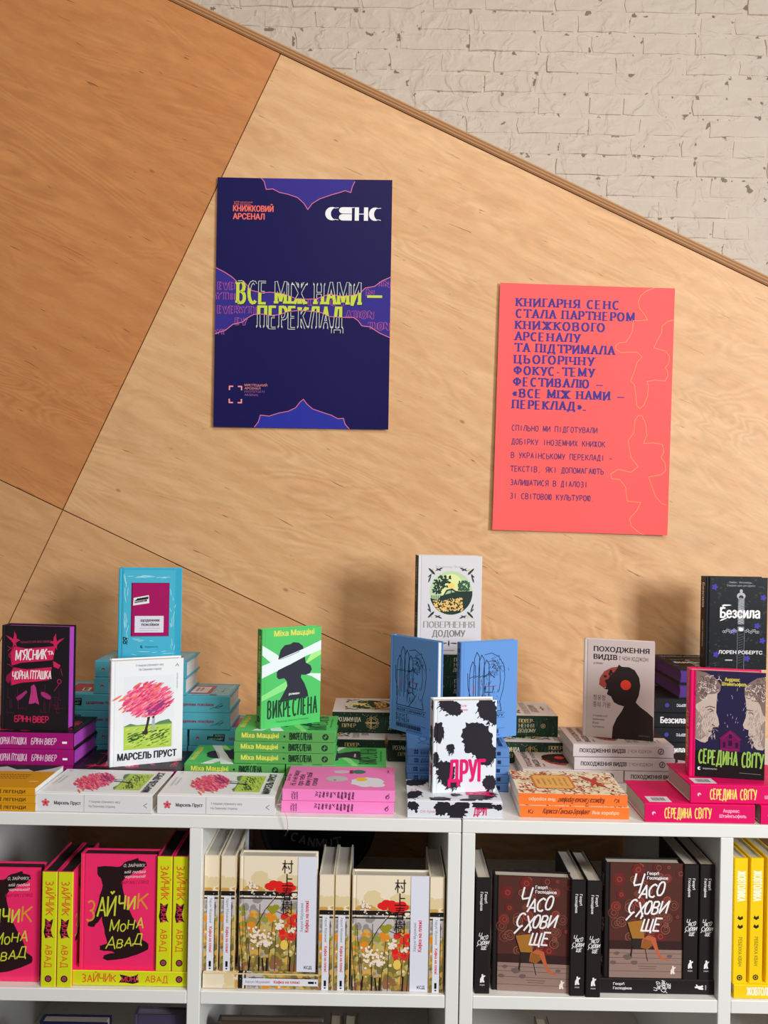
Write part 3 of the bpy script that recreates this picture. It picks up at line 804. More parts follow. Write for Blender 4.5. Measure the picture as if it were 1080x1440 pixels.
# --- cow print
def f_friend(c):
    c.rnd = random.Random(12)
    K = (40, 38, 46)

    def patch(cx, cy, rx, ry, rot=0, n=44, jag=.16):
        c.blob(cx, cy, rx, ry, K, jag, n, rot)
        for i in range(16):
            a = c.rnd.uniform(0, 6.28); x, y = cx + rx * math.cos(a) * .9, cy + ry * math.sin(a) * .9
            c.taper([(x, y, x + c.rnd.uniform(-.7, .3), y - c.rnd.uniform(.2, .9), .16)], K)
    patch(3.4, 15.0, 1.9, 1.3, -.5); patch(2.0, 15.8, 1.0, .9)
    patch(9.7, 14.9, 1.7, 2.2, .3); patch(10.9, 13.2, 1.2, 1.2)
    patch(8.0, 9.4, 2.7, 3.3, .5); patch(9.8, 6.6, 1.9, 1.8, .2)
    patch(1.0, 10.7, .9, 1.9); patch(3.2, 7.9, .7, .8, .3, 20); patch(2.5, 3.6, 1.6, 2.2, .2); patch(3.6, 1.6, 1.5, .8)
    patch(10.4, 1.6, 1.2, 1.3); patch(.6, 6.0, .5, 1.3)
    c.text("ДРУГ", 2.9, 1.9, 3.7, (232, 26, 110), w=6.6, bold=.14)
    c.text("Стіг", 4.9, 15.2, .36, (236, 80, 130), w=1.2); c.text("Кунен", 4.9, 14.5, .36, (236, 80, 130), w=1.3)


def s_friend(c):
    K = (40, 38, 46)
    for x, y, rx, ry in ((5.9, 1.6, 1.4, 1.3), (8.4, .9, 1.7, 1.2), (13.0, 2.2, 1.9, .7), (.9, 2.0, 1.1, .8), (15.6, 1.9, .7, .5), (9.4, 2.3, 1.3, .7)):
        c.blob(x, y, rx, ry, K, .22, 30)
    c.circ(1.5, 1.0, .25, .3, K, 8); c.text("Стіг Кунен", 2.2, .8, .42, (210, 80, 120), w=2.7)
    c.text("ДРУГ", 11.4, .5, 1.2, (216, 30, 100), w=2.5, bold=.07)


# --- blue book with line-drawn face behind hands
BL = (98, 148, 214)
def f_stone(c):
    K = (26, 34, 66)
    ln = lambda p, w=.15: c.line(p, max(w, .12), K)
    for i, (x, h0) in enumerate(((2.5, 15.4), (3.4, 17.2), (4.5, 16.6), (5.6, 15.6))):
        ln([(x - .5, 7.0), (x - .5, 12), (x - .3, h0 - 1.2), (x + .2, h0), (x + .8, h0 - .9), (x + .9, 12.5), (x + .9, 8)])
        ln([(x - .4, 12.2), (x + .9, 12.6)], .06)
    ln([(1.6, 13.2), (1.7, 10.4), (2.4, 8.0), (2.0, 5.3), (9.4, 5.3), (9.0, 7.2)])
    ln([(5.4, 16.6), (7.0, 16.9), (8.6, 16.1), (9.8, 14.4), (10.1, 12.0), (9.7, 9.4), (9.0, 7.2), (9.4, 5.3)], .11)
    ln([(6.2, 15.2), (7.8, 15.4), (8.9, 13.6), (9.1, 11), (8.7, 9)], .07)
    c.line([(5.3, 10.4), (7.6, 10.2), (8.0, 10.4)], .12, (150, 60, 70)); ln([(5.6, 10.4), (5.6, 9.2), (7.3, 9.1), (7.5, 10.3)]); c.line([(3.0, 9.0), (3.0, 10.8)], .16, (170, 60, 70))
    ln([(5.0, 12.2), (6.4, 12.9), (7.8, 12.0)]); ln([(5.0, 7.8), (6.2, 8.3), (7.2, 7.6), (6.5, 6.6), (5.4, 5.4)])
    L = []
    for i in range(90):
        x, y = c.rnd.gauss(8.0, .8), c.rnd.gauss(14.2, .9); L.append([(x, y), (x + c.rnd.uniform(-.5, .5), y + c.rnd.uniform(-.6, .2))])
    for i in range(50):
        x, y = c.rnd.uniform(4.5, 9.3), c.rnd.uniform(5.8, 13); L.append([(x, y), (x + c.rnd.uniform(-.2, .2), y + c.rnd.uniform(.3, 1.0))])
    c.lines(L, .07, K)
    c.rect(1.9, 4.85, 10.2, 4.93, K); c.text("ЖОЗЕ САРАМАГУ", 2.0, 4.2, .42, K, w=7.8, bold=.03); c.rect(1.9, 3.95, 10.2, 4.0, K)
    c.text("БУНТ", 2.0, 2.95, .7, K, w=3.2, space=1.2); c.text("РЕЧЕЙ", 2.0, 2.1, .7, K, w=3.6)
    c.rect(1.9, 1.85, 10.2, 1.9, K); x = 2.0
    while x < 8.8:
        w = c.rnd.uniform(.06, .26); c.rect(x, .9, x + w, 1.7, K); x += w + c.rnd.uniform(.06, .16)
    c.text("роман", 5.0, .45, .28, K, w=4)


def s_stone(c):
    K = (30, 40, 80)
    c.rect(1.2, .35, 2.0, 1.15, K); c.lines([[(1.4, .35), (1.4, 1.15)], [(1.7, .35), (1.7, 1.15)], [(1.2, .75), (2.0, .75)]], .06, BL)
    c.text("Жозе Сарамаґу", 2.5, .85, .3, K, w=2.6); c.text("БУНТ РЕЧЕЙ", 2.5, .3, .42, K, w=4.4, bold=.03)
    c.rect(16.9, .3, 17.6, 1.0, K)


# --- thick book: pale front with a round picture, dark green spine with gold
def f_home(c):
    G = (36, 58, 50); cx, cy, R_ = 7.2, 12.9, 4.6
    c.circ(cx, cy, R_, R_ * 1.02, (190, 214, 168), 36)
    c.circ(cx, cy + 1.3, R_ * .55, R_ * .6, (226, 232, 160), 20); c.circ(cx, cy + 1.5, .75, .75, (246, 210, 120), 14)
    def inside(x, y, m=0): return (x - cx) ** 2 + (y - cy) ** 2 < (R_ - m) ** 2
    c.poly([(cx + R_ * math.cos(a / 10), cy + R_ * math.sin(a / 10)) for a in range(-29, 2)] + [(cx + 2, cy + .4), (cx, cy - .6), (cx - 2.6, cy - 1.6)], G)
    for i in range(120):
        x, y = cx + c.rnd.uniform(-3.9, -.2), cy + c.rnd.uniform(-.2, 3.6)
        if inside(x, y, .2) and (x - cx) + 3.9 < 1.0 + (y - cy) * .9 + c.rnd.random() * 1.2: c.circ(x, y, .34, .18, G, 7, c.rnd.uniform(0, 3))
    for i in range(60):
        x, y = cx + c.rnd.uniform(1.6, 3.9), cy + c.rnd.uniform(.6, 2.6)
        if inside(x, y, .2): c.circ(x, y, .3, .16, (60, 92, 74), 7, c.rnd.uniform(0, 3))
    c.poly([(4.4, 11.3), (4.9, 12.2), (5.6, 12.5), (6.2, 13.6), (7.4, 13.9), (8.2, 13.4), (10.0, 13.2), (10.4, 12.4), (10.0, 11.4), (5, 10.8)], G)
    c.poly([(5.9, 12.6), (6.4, 13.3), (7.1, 13.5), (7.1, 12.9)], (170, 200, 160)); c.poly([(7.3, 13.0), (7.3, 13.5), (7.8, 13.3), (8.0, 13.1)], (170, 200, 160))
    ft = []
    for i in range(230):
        x, y = cx + c.rnd.uniform(-3.8, 2.6), cy + c.rnd.uniform(-3.9, -1.0)
        if inside(x, y, .15) and y < cy - 1.2 + (x - cx) * .12: ft.append((x, y, c.rnd.uniform(.1, .22)))
    c.circs(ft, (238, 196, 118), 6)
    c.lines([[(3.1 + i * .45, 11.2), (3.1 + i * .45, 12.4)] for i in range(5)], .12, G)
    for sx in (-1, 1):
        for sy in (-1, 1):
            bx, by = cx + sx * 4.4, cy + sy * 4.8
            c.taper([(bx - sx * .9, by - sy * .9, bx + sx * .5, by + sy * .5, .45), (bx - sx * 2.6, by + sy * .6, bx - sx * .9, by - sy * .1, .28), (bx + sx * .5, by - sy * 2.6, bx - sx * .1, by - sy * .9, .28), (bx - sx * 2.2, by - sy * .1, bx - sx * 1.1, by + sy * .5, .22), (bx + sx * .6, by - sy * 1.5, bx - sx * .2, by - sy * .7, .22)], G)
            c.circ(bx - sx * .5, by + sy * .2, .28, .2, (236, 206, 150), 8, .7)
    c.stext("ПОВЕРНЕННЯ", 1.5, 5.6, 1.25, (158, 156, 144), .17, w=10.8, serif=.18, contrast=.4, gap=.25)
    c.stext("ДОДОМУ", 3.4, 3.7, 1.3, (128, 128, 120), .19, w=6.8, serif=.18, contrast=.4, gap=.25)
    c.taper([(6.9, 1.6, 6.9, 2.9, .3), (5.0, 2.2, 6.6, 2.3, .25), (8.8, 2.2, 7.2, 2.3, .25)], G); c.lines([[(5.6, .75), (8.2, .75)]], .06, G)
    c.text("Розамунда Пілчер", 6.9, 18.3, .5, (222, 220, 220), w=6, anchor='c')


def s_home(c):
    GD = (196, 164, 110)
    c.stext("РОЗАМУНДА", 1.1, 2.35, .9, (214, 206, 184), .13, w=5.0, serif=.12, contrast=.4); c.stext("ПІЛЧЕР", 2.2, 1.1, .75, (200, 180, 130), .12, w=2.8, serif=.1, contrast=.4)
    for cx in (8.4,):
        c.taper([(cx - 1.4, 2.1, cx + 1.6, 2.1, .35), (cx, .7, cx, 3.5, .3)], GD)
        for i in range(10):
            a = i * .63; c.ring(cx + .3 + 1.15 * math.cos(a), 2.1 + 1.1 * math.sin(a), .28, .08, GD, 8)
    c.stext("ПОВЕР-", 12.4, 2.9, .75, (214, 190, 130), .14, w=3.2, serif=.1, contrast=.4); c.stext("НЕННЯ", 12.4, 1.85, .75, (190, 180, 150), .12, w=3.2, serif=.1, contrast=.4); c.stext("ДОДОМУ", 12.2, .8, .75, (190, 180, 150), .12, w=3.7, serif=.1, contrast=.4)
    c.ring(17.6, 2.2, .45, .1, GD, 10); c.circ(17.6, 2.2, .2, .2, GD, 8)
    for i in range(30): c.circ(c.rnd.uniform(.3, c.w - .3), c.rnd.choice((.4, 3.9, 3.6)) + c.rnd.uniform(-.2, .2), .07, .07, GD, 5)
    for i in range(24):
        x = c.rnd.uniform(10.6, 20); c.taper([(x, c.rnd.uniform(.2, 4), x + c.rnd.uniform(-.5, .5), c.rnd.uniform(.2, 4), .08)], (60, 92, 74))


# --- grey-pink book with a head silhouette
SP = (200, 186, 182)
def f_species(c):
    P = lambda l: [((x - 819) / 98.0 * c.w, (1 - (y - 897) / 141.0) * c.h) for x, y in l]
    K = (44, 34, 34)
    c.poly(P([(841, 962), (842, 952), (848, 942), (858, 936), (868, 934), (876, 940), (864, 955), (848, 966)]), (160, 70, 64))
    c.poly(P([(850, 968), (852, 956), (856, 948), (862, 942), (866, 936), (868, 931), (872, 934), (882, 934), (890, 938), (896, 948), (898, 960), (896, 974), (892, 984), (898, 990), (908, 997), (916, 1004), (917, 1038), (860, 1038), (861, 1022), (866, 1009), (873, 998), (876, 991), (868, 989), (862, 986), (858, 978), (852, 975), (854, 968), (846, 965)]), K)
    for i in range(14): c.circ(*P([(853 + c.rnd.uniform(-4, 10), 950 + c.rnd.uniform(-9, 9))])[0], .35, .25, K, 7, c.rnd.uniform(0, 3))
    x, y = P([(878, 960)])[0]; c.circ(x, y, 1.02, 1.02, (226, 66, 48), 20)
    c.text("ПОХОДЖЕННЯ", 2.0, 17.5, .95, (40, 34, 38), w=10.8, bold=.12); c.text("ВИДІВ", 2.0, 15.9, .95, (40, 34, 38), w=4.6, bold=.12)
    c.text("І ЧОН ЮДЖОН", 7.0, 15.9, .75, (70, 60, 62), w=5.6); c.text("роман", 2.0, 14.9, .42, (70, 60, 62), w=1.8, slant=.3)
    c.text("정유정", 2.0, 7.6, .85, (80, 70, 72), w=2.4); c.text("종의 기원", 2.0, 6.2, .85, (80, 70, 72), w=3.4)
    for i in range(4): c.text(("З корейської", "переклала", "Юлія", "Куліненко")[i], 2.0, 4.2 - i * .75, .36, (80, 70, 72), w=(2.9, 2.3, 1.2, 2.3)[i])
    c.text("видавництво", 11, .8, .3, (120, 100, 100), w=2)


def s_species(c):
    c.text("ПОХОДЖЕННЯ ВИДІВ", 1.3, .78, .72, (36, 32, 36), w=9.0, bold=.09); c.text("І ЧОН ЮДЖОН", 10.8, .8, .62, (110, 100, 104), w=4.6)
    c.ring(17.3, 1.15, .55, .16, (70, 62, 66), 12); c.lines([[(16.9, 1.15), (17.7, 1.15)], [(17.3, .7), (17.3, 1.6)], [(17.0, .8), (17.6, 1.5)]], .09, (70, 62, 66))


# --- near-black book with a dagger
def f_power(c):
    R = random.Random(4)
    for col, n in (((30, 38, 36), 90), ((46, 56, 50), 60), ((24, 30, 36), 60)):
        L = []
        for i in range(n):
            x, y = R.uniform(.9, c.w), R.uniform(0, c.h)
            if 4 < x < 11 and 16.3 < y < 18.6: continue
            a = R.uniform(0, 3.1); L.append((x, y, x + .8 * math.cos(a), y + .5 * math.sin(a), .35))
        c.taper(L, col)
    for x, y in ((1.9, 18.0), (12.6, 15.8), (6.1, 8.3), (12.5, 6.4), (9.2, 2.4), (2.4, 3.2), (11.3, 9.6)):
        for i in range(5): c.circ(x + .38 * math.cos(i * 1.256), y + .38 * math.sin(i * 1.256), .34, .25, (66, 56, 160), 8, i * 1.256)
    S = (176, 178, 184)
    c.circ(7.7, 17.2, .35, .4, S, 10); c.circ(7.7, 16.1, .95, .8, S, 14); c.circ(7.7, 15.8, .55, .5, (40, 44, 50), 10)
    c.rect(7.0, 8.4, 8.5, 15.4, (96, 100, 106))
    L = []
    for i in range(36): y = 8.4 + i * .2; L.append([(7.0 + .3 * R.random(), y), (7.7 + R.uniform(-.5, .5), y + .3), (8.5 - .3 * R.random(), y)])
    c.lines(L, .07, (196, 198, 204)); c.rect(7.0, 9.4, 8.5, 9.9, (30, 34, 40))
    for sx in (-1, 1):
        for i in range(8): c.ring(7.75 + sx * (1.1 + i * .38), 8.4 + .25 * math.sin(i * 1.7), .24, .09, S, 8)
    c.rect(6.95, 0, 7.05, 8.2, (120, 124, 130)); c.rect(8.45, 0, 8.55, 8.2, (120, 124, 130)); c.circ(7.75, 8.8, .55, .45, (220, 220, 226), 10)
    for i in range(12): c.taper([(7.1, 7.4 - i * .55, 8.4, 7.9 - i * .55, .12)], (90, 94, 100))
    c.text("Безсила", 3.2, 11.3, 2.15, WHT, w=8.6, bold=.12); c.taper([(3.0, 10.6, 4.9, 11.4, .3), (3.2, 12.6, 4.0, 14.3, .3), (3.4, 14.0, 5.6, 14.1, .35)], WHT)
    c.text("ЛОРЕН РОБЕРТС", 2.9, 3.4, .72, (226, 226, 230), w=9.6, bold=.06)
    c.text("Завбач... Мисливець...", 5.0, 18.9, .4, (170, 172, 178), w=5.2); c.text("Створені одне для одного", 4.5, 18.2, .4, (170, 172, 178), w=6.2); c.rect(4.4, 1.9, 6.0, 2.15, (190, 190, 196))


def s_power(c):
    c.text("Безсила", 1.4, .85, 1.25, (232, 232, 236), w=5.4, bold=.07); c.text("ЛОРЕН РОБЕРТС", 9.5, 1.1, .55, (220, 220, 226), w=6.0, bold=.04)
    for i in range(14): c.taper([(7.2 + i * .15, .6 + (i % 3) * .5, 7.7 + i * .15, 1.2 + (i % 4) * .4, .1)], (80, 90, 86))
    c.circ(17.6, 1.4, .5, .5, (70, 60, 150), 8)


# --- pink-spined book with two marble heads
PK = (222, 10, 96)
def f_world(c):
    NV = (38, 32, 66)
    c.rect(1.05, 0, c.w, c.h, NV); c.rect(1.05, 0, c.w, 4.7, (26, 20, 22))
    P = lambda l: [(1.05 + (x - 122) / 776.0 * (c.w - 1.05), (1 - (y - 178) / 1182.0) * c.h) for x, y in l]
    for i in range(60):
        a = c.rnd.uniform(.35, 2.8); r = c.rnd.uniform(2.4, 9.0); cx, cy = 7.0, 6.5
        x, y = cx + r * math.cos(a), cy + r * math.sin(a); l = c.rnd.uniform(.3, .8)
        if x > 1.2: c.taper([(x, y, x + l * math.cos(a), y + l * math.sin(a), .1)], (150, 148, 176))
    SK = (196, 176, 164); SH = (150, 130, 122); HA = (128, 106, 100)
    hl = P([(122, 180), (230, 200), (330, 250), (400, 330), (395, 390), (360, 430), (358, 480), (352, 560), (352, 640), (375, 700), (388, 770), (375, 795), (318, 805), (300, 835), (305, 880), (270, 920), (262, 960), (230, 980), (180, 970), (122, 940)])
    hr = P([(898, 220), (800, 240), (720, 290), (660, 350), (665, 420), (680, 500), (690, 600), (680, 680), (650, 760), (665, 800), (715, 815), (712, 870), (740, 900), (770, 940), (775, 990), (810, 1025), (875, 1030), (898, 1000)])
    c.poly(hl, SK); c.poly(hr, SK)
    c.poly(P([(122, 180), (230, 200), (330, 250), (400, 330), (395, 390), (340, 430), (270, 440), (210, 500), (150, 540), (122, 560)]), HA)
    c.poly(P([(898, 220), (800, 240), (720, 290), (660, 350), (665, 430), (720, 440), (790, 470), (840, 540), (870, 640), (898, 660)]), HA)
    R = random.Random(8)
    for col, n in (((216, 200, 190), 34), ((90, 70, 68), 26)):
        L = []
        for i in range(n):
            for (x0, x1) in ((140, 380), (680, 890)):
                x, y = R.uniform(x0, x1), R.uniform(240, 480)
                if (x < 400 and x + y > 760) or (x > 600 and y > 430 + (x - 700) * .9) or (x > 600 and x + y < 1060): continue
                a0 = R.uniform(0, 6); r = R.uniform(14, 34)
                L.append(P([(x + r * math.cos(a0 + t * .6), y + r * math.sin(a0 + t * .6)) for t in range(5)]))
        c.lines(L, .1, col)
    c.poly(P([(122, 600), (200, 700), (190, 820), (240, 900), (180, 950), (122, 930)]), SH); c.poly(P([(898, 700), (850, 760), (840, 900), (880, 1010), (898, 990)]), SH)
    for col, n in (((176, 156, 146), 70), ((214, 198, 188), 70)):
        L = []
        for i in range(n):
            for (x0, x1, y0, y1) in ((150, 340, 560, 900), (720, 880, 560, 960)):
                x, y = R.uniform(x0, x1), R.uniform(y0, y1)
                L.append((*P([(x, y)])[0], *P([(x + R.uniform(-26, 10), y + R.uniform(10, 60))])[0], .1))
        c.taper(L, col)
    c.lines([P([(230, 590), (280, 570), (340, 585)]), P([(250, 615), (285, 600), (320, 620), (280, 635)]), P([(270, 850), (305, 845)]), P([(305, 770), (340, 790)]), P([(690, 590), (760, 600)]), P([(710, 625), (750, 620), (760, 640)]), P([(735, 880), (770, 885)])], .12, (84, 64, 62))
    c.poly(P([(385, 920), (510, 820), (640, 920), (620, 940), (620, 1060), (405, 1060), (400, 940)]), (112, 18, 82))
    c.lines([P([(420, 930), (510, 850), (610, 930)]), P([(400, 1040), (620, 1040)])], .1, (150, 30, 100)); c.polys([P([(490, 940), (535, 940), (535, 1000), (490, 1000)]), P([(430, 960), (460, 960), (460, 1020), (430, 1020)]), P([(570, 960), (600, 960), (600, 1020), (570, 1020)]), P([(498, 875), (530, 875), (530, 915), (498, 915)])], (50, 16, 50))
    c.stext("СЕРЕДИНА", 1.7, 2.5, 2.3, (150, 190, 88), .27, w=6.4, jit=.05, gap=.36, rot=-.03); c.stext("СВІТУ", 9.0, 2.2, 2.5, (150, 190, 88), .27, w=3.4, jit=.05, gap=.36, rot=-.03)
    c.text("Андреас", 5.9, 17.2, .6, (206, 190, 90), w=2.5, bold=.04); c.text("Штайнгьофель", 5.4, 16.4, .6, (206, 190, 90), w=4.2, bold=.04)
    c.circ(1.8, 1.5, .3, .3, WHT, 10); c.circ(1.95, 1.5, .17, .17, (26, 20, 22), 8); c.text("видавництво", 2.4, 1.4, .3, (190, 190, 190), w=2.4); c.lines([[(8.6, 1.1), (12.2, 1.0)]], .05, (150, 150, 150))


def s_world(c):
    c.circ(1.5, 1.4, .32, .32, (250, 200, 210), 10); c.circ(1.6, 1.25, .2, .2, PK, 8)
    c.stext("СЕРЕДИНА", 3.4, .65, 1.65, (244, 216, 110), .19, w=4.5, jit=.05, gap=.36); c.stext("СВІТУ", 8.6, .65, 1.7, (244, 216, 110), .19, w=2.7, jit=.05, gap=.36)
    c.text("Андреас", 13.4, 1.75, .55, (250, 170, 196), w=2.8, bold=.03); c.text("Штайнгьофель", 12.8, .85, .55, (250, 170, 196), w=4.6, bold=.03)


def b_world(c):
    c.rect(9.0, 1.0, 11.9, 4.9, (224, 222, 228))
    y = 1.8
    while y < 4.0: w = c.rnd.uniform(.06, .14); c.rect(9.6, y, 11.2, y + w, (50, 50, 60)); y += w + .1


# --- ochre thin book
def f_ochre(c):
    c.rect(9.2, 0, c.w, c.h, (196, 196, 202))
    c.poly([(9.2, 4), (10.5, 5.5), (10.2, 7.5), (12, 10), (11, 12.5), (13, 15), (13, 0), (11, 1.5)], (36, 34, 42))
    L = []
    for i in range(3): L.append([(5.2 + i * 1.0, 3.6), (5.2 + i, 12 - i)])
    for l in L:
        squ = [(l[0][0] + .18 * (-1) ** k, l[0][1] + (l[1][1] - l[0][1]) * k / 26) for k in range(27)]; c.line(squ, .13, (70, 44, 16))
    c.rect(3.4, .9, 3.8, 2.6, (232, 206, 130))


def s_ochre(c):
    c.text("СХОДІННЯ ЄДИНОЇ ЛЕГЕНДИ", 5.6, .35, .5, (60, 36, 14), w=12.2, bold=.07)


# --- pink book with black rabbit, lime spine
BN = (246, 46, 108); LM = (216, 222, 28)
RAB = [(500, 300), (540, 295), (600, 298), (630, 290), (655, 268), (712, 250), (716, 262), (755, 270), (760, 290), (735, 312), (690, 330), (650, 350), (632, 375), (640, 430), (655, 500), (690, 560), (725, 620), (745, 680), (775, 700), (772, 730), (735, 748), (690, 765), (640, 780), (560, 790), (537, 780), (545, 762), (600, 750), (560, 740), (520, 735), (518, 715), (560, 700), (545, 650), (535, 600), (528, 560), (510, 590), (490, 615), (455, 610), (460, 590), (480, 570), (500, 520), (515, 450), (530, 400), (520, 360), (500, 335)]


def f_bunny(c):
    P = [((x - 413) / 399.0 * c.w, (1 - (y - 232) / 598.0) * c.h) for x, y in RAB]
    R = random.Random(3); Q = []
    for i, (x, y) in enumerate(P):
        x2, y2 = P[(i + 1) % len(P)]
        Q += [(x, y), ((x + x2) / 2 + R.uniform(-.12, .12), (y + y2) / 2 + R.uniform(-.12, .12))]
    c.poly(Q, (40, 22, 26))
    Y = (206, 214, 60)
    lt = [("З", 1.1, 8.1, 3.4, 1.3), ("А", 3.0, 9.0, 3.2, 1.3), ("Й", 4.7, 9.0, 3.3, 1.3), ("Ч", 6.7, 10.3, 2.4, 1.0), ("И", 8.3, 10.3, 2.3, 1.1), ("К", 10.0, 10.4, 2.6, 1.6)]
    for i, (t, x, y, h, w) in enumerate(lt):
        c.stext(t, x, y, h, (222, 150, 50) if i in (0, 5) else Y, .3, w=w, slant=.06, jit=.04, seed=i)
    for t, x, y, h, w in (("М", 5.2, 6.4, 1.9, 1.4), ("О", 7.0, 6.5, 1.3, .9), ("Н", 8.3, 6.8, 1.7, 1.0), ("А", 9.8, 7.0, 1.7, 1.1), ("А", 4.6, 3.4, 2.2, 1.5), ("В", 6.5, 3.6, 1.4, .9), ("А", 7.8, 3.8, 1.6, 1.1), ("Д", 9.3, 4.3, 1.8, 1.5)):
        c.stext(t, x, y, h, Y, .2, w=w, slant=.15, jit=.06, seed=int(x * 7))
    for i, (t, x, y, w) in enumerate((("О, ЗАЙЧИКУ,", 7.4, 17.6, 3.8), ("мій любий", 7.6, 16.5, 3.6), ("чорненький!", 7.6, 15.7, 3.6))):
        c.text(t, x, y, .5, (236, 226, 226), w=w, slant=.3, rot=.03)
    c.text("МАРҐАРЕТ ЕТВУД", 7.0, 14.6, .48, (150, 30, 60), w=4.8, slant=.2, rot=.05)


def s_bunny(c):
    O = (222, 104, 40)
    c.stext("ЗАЙЧИК", 1.6, .55, 1.3, O, .18, w=5.8, jit=.1, gap=.25)
    P = [(8.0 + (x - 413) / 399.0 * 1.9 * 1.5, .3 + (1 - (y - 232) / 598.0) * 1.8) for x, y in RAB]
    c.poly([(8.0, .5), (8.5, 1.2), (8.1, 1.9), (9.2, 1.7), (10.0, 1.5), (11.0, 1.8), (11.4, 2.1), (11.0, 1.2), (11.5, .6), (10.4, .3), (9.2, .5)], (30, 20, 24))
    c.stext("МОНА", 8.5, .65, .9, (226, 50, 90), .13, w=2.9, jit=.1)
    c.stext("АВАД", 12.6, .65, 1.05, O, .15, w=3.8, jit=.1, gap=.3)
    c.circ(18.4, 1.2, .6, .6, (40, 18, 26), 14); c.ring(18.4, 1.2, .34, .1, (206, 90, 110), 10); c.lines([[(18.1, 1.2), (18.7, 1.2)], [(18.4, .9), (18.4, 1.5)]], .08, (206, 90, 110))


# --- painted meadow cover with vertical characters
def meadow(c, x0, x1, seed=2, m=1.0):
    R = random.Random(seed); w = x1 - x0
    def cl(ps, col):
        n = len(c.L); c.polys([clip_rect(list(p), x0, 0, x1, c.h) for p in ps if len(clip_rect(list(p), x0, 0, x1, c.h)) > 2], col)
        if len(c.L) > n: c.mark('b')
    H = c.h
    c.rect(x0, 0, x1, H, (240, 225, 198))
    def bl(col, n, ya, yb, r0, r1, asp=1.0):
        ps = []
        for i in range(n):
            x, y, r = R.uniform(x0, x1), R.uniform(ya, yb) * H, R.uniform(r0, r1) * m
            ps.append([(x + r * R.uniform(.7, 1.2) * math.cos(k * .7), y + r * asp * R.uniform(.7, 1.2) * math.sin(k * .7)) for k in range(9)])
        cl(ps, col)
    k = w / 9.0
    c.rect(x0, 0, x1, .62 * H, (176, 168, 164))
    bl((226, 206, 160), int(10 * k) + 2, .72, .8, .8, 1.6); bl((206, 160, 80), int(16 * k) + 3, .70, .74, .4, .8, .6)
    bl((198, 190, 190), int(14 * k) + 2, .5, .62, .8, 1.6); bl((150, 142, 140), int(10 * k) + 2, .48, .62, .5, 1.0)
    c.rect(x0, .655 * H, x1, .695 * H, (34, 30, 30)); c.rect(x0, .625 * H, x1, .64 * H, (54, 48, 46)); bl((226, 214, 190), int(14 * k) + 2, .63, .69, .06, .16)
    bl((214, 170, 84), int(46 * k) + 4, .05, .5, .5, 1.2); bl((166, 142, 66), int(40 * k) + 4, .02, .44, .5, 1.1); bl((226, 140, 40), int(18 * k) + 2, .3, .5, .3, .8)
    bl((124, 112, 58), int(26 * k) + 3, .0, .3, .4, 1.0); bl((196, 180, 110), int(26 * k) + 2, .05, .5, .2, .6); bl((146, 100, 66), int(14 * k) + 2, .0, .1, .3, .7); bl((170, 140, 70), int(20 * k) + 2, .02, .3, .2, .5); bl((236, 214, 160), int(16 * k) + 2, .1, .5, .12, .3); bl((150, 150, 60), int(12 * k) + 2, .35, .56, .3, .6)
    ls = []
    for i in range(int(9 * k) + 2):
        x, t = R.uniform(x0, x1), R.uniform(-1, 1); ls.append([(x, 0), (x + t * .4, .2 * H), (x + t, R.uniform(.35, .6) * H)])
    q = []
    for l in ls: q += seg_quads(l, .1)
    cl(q, (60, 42, 36))
    q = []
    for i in range(int(5 * k) + 1): x = R.uniform(x0, x1); q += seg_quads([(x, .0), (x + R.uniform(-.3, .3), R.uniform(.1, .2) * H)], .28)
    cl(q, (34, 26, 26))
    return bl


def f_beach(c):
    bl = meadow(c, .14, 10.2)
    H = c.h
    RD = (226, 36, 36)
    for x, y, r in ((5.2, 14.7, .75), (6.0, 15.1, .85), (6.9, 15.0, .85), (7.8, 14.7, .85), (8.7, 14.9, .8), (9.2, 14.5, .7), (7.2, 14.3, .9), (8.4, 14.0, .8), (5.6, 14.4, .6)): c.circ(x, y, r, r * .8, RD, 14)
    for i in range(22): c.circ(c.rnd.uniform(7.4, 10), c.rnd.uniform(5.4, 9.8), c.rnd.uniform(.3, .75), c.rnd.uniform(.3, .6), (RD, (228, 70, 40), (214, 50, 50))[i % 3], 9)
    c.lines([[(7.0, 13.6), (4.6, 10.6), (3.0, 7.6)], [(7.0, 13.6), (8.2, 13.2)], [(7.0, 13.6), (6.2, 13.9)], [(6.6, 10.4), (9, 9.4), (9.4, 6)]], .12, (70, 46, 36))
    for cx, cy, n, sp in ((3.6, 6.0, 46, 1.5), (7.2, 8.0, 20, .9), (9.4, 7.2, 8, .5), (9.6, 13.2, 10, .5), (2.2, 14.6, 12, .8), (5, 4.9, 20, .8)):
        L = [(cx + c.rnd.gauss(0, sp * .55), cy + c.rnd.gauss(0, sp * .45), .24) for i in range(n)]
        c.circs([(x, y - .06, .27) for x, y, r in L], (150, 110, 90), 7); c.circs(L, (240, 224, 204), 7)
    for x, y in ((5.6, 10.9), (6.5, 11.1), (6.0, 10.5)): c.circ(x, y, .6, .5, (150, 148, 40), 10)
    c.circ(8.0, 4.6, .7, .9, (236, 200, 90), 8)
    for i, t in enumerate("村上春樹"):
        c.text(t, 8.4, 17.2 - i * 2.35, 1.75, (34, 24, 26), w=1.9, anchor='c', res=1)
    c.rect(10.2, 0, c.w, c.h, (224, 226, 240))
    c.text("Харукі Муракамі", 11.2, 6.9, .46, (80, 84, 96), w=5.0, rot=math.pi / 2); c.text("Кафка на пляжі", 12.15, 6.9, .6, (206, 40, 50), w=5.4, rot=math.pi / 2, bold=.04)
    c.text("КСД", 11.5, .5, .5, (40, 44, 54), w=1.3, anchor='l', bold=.04)


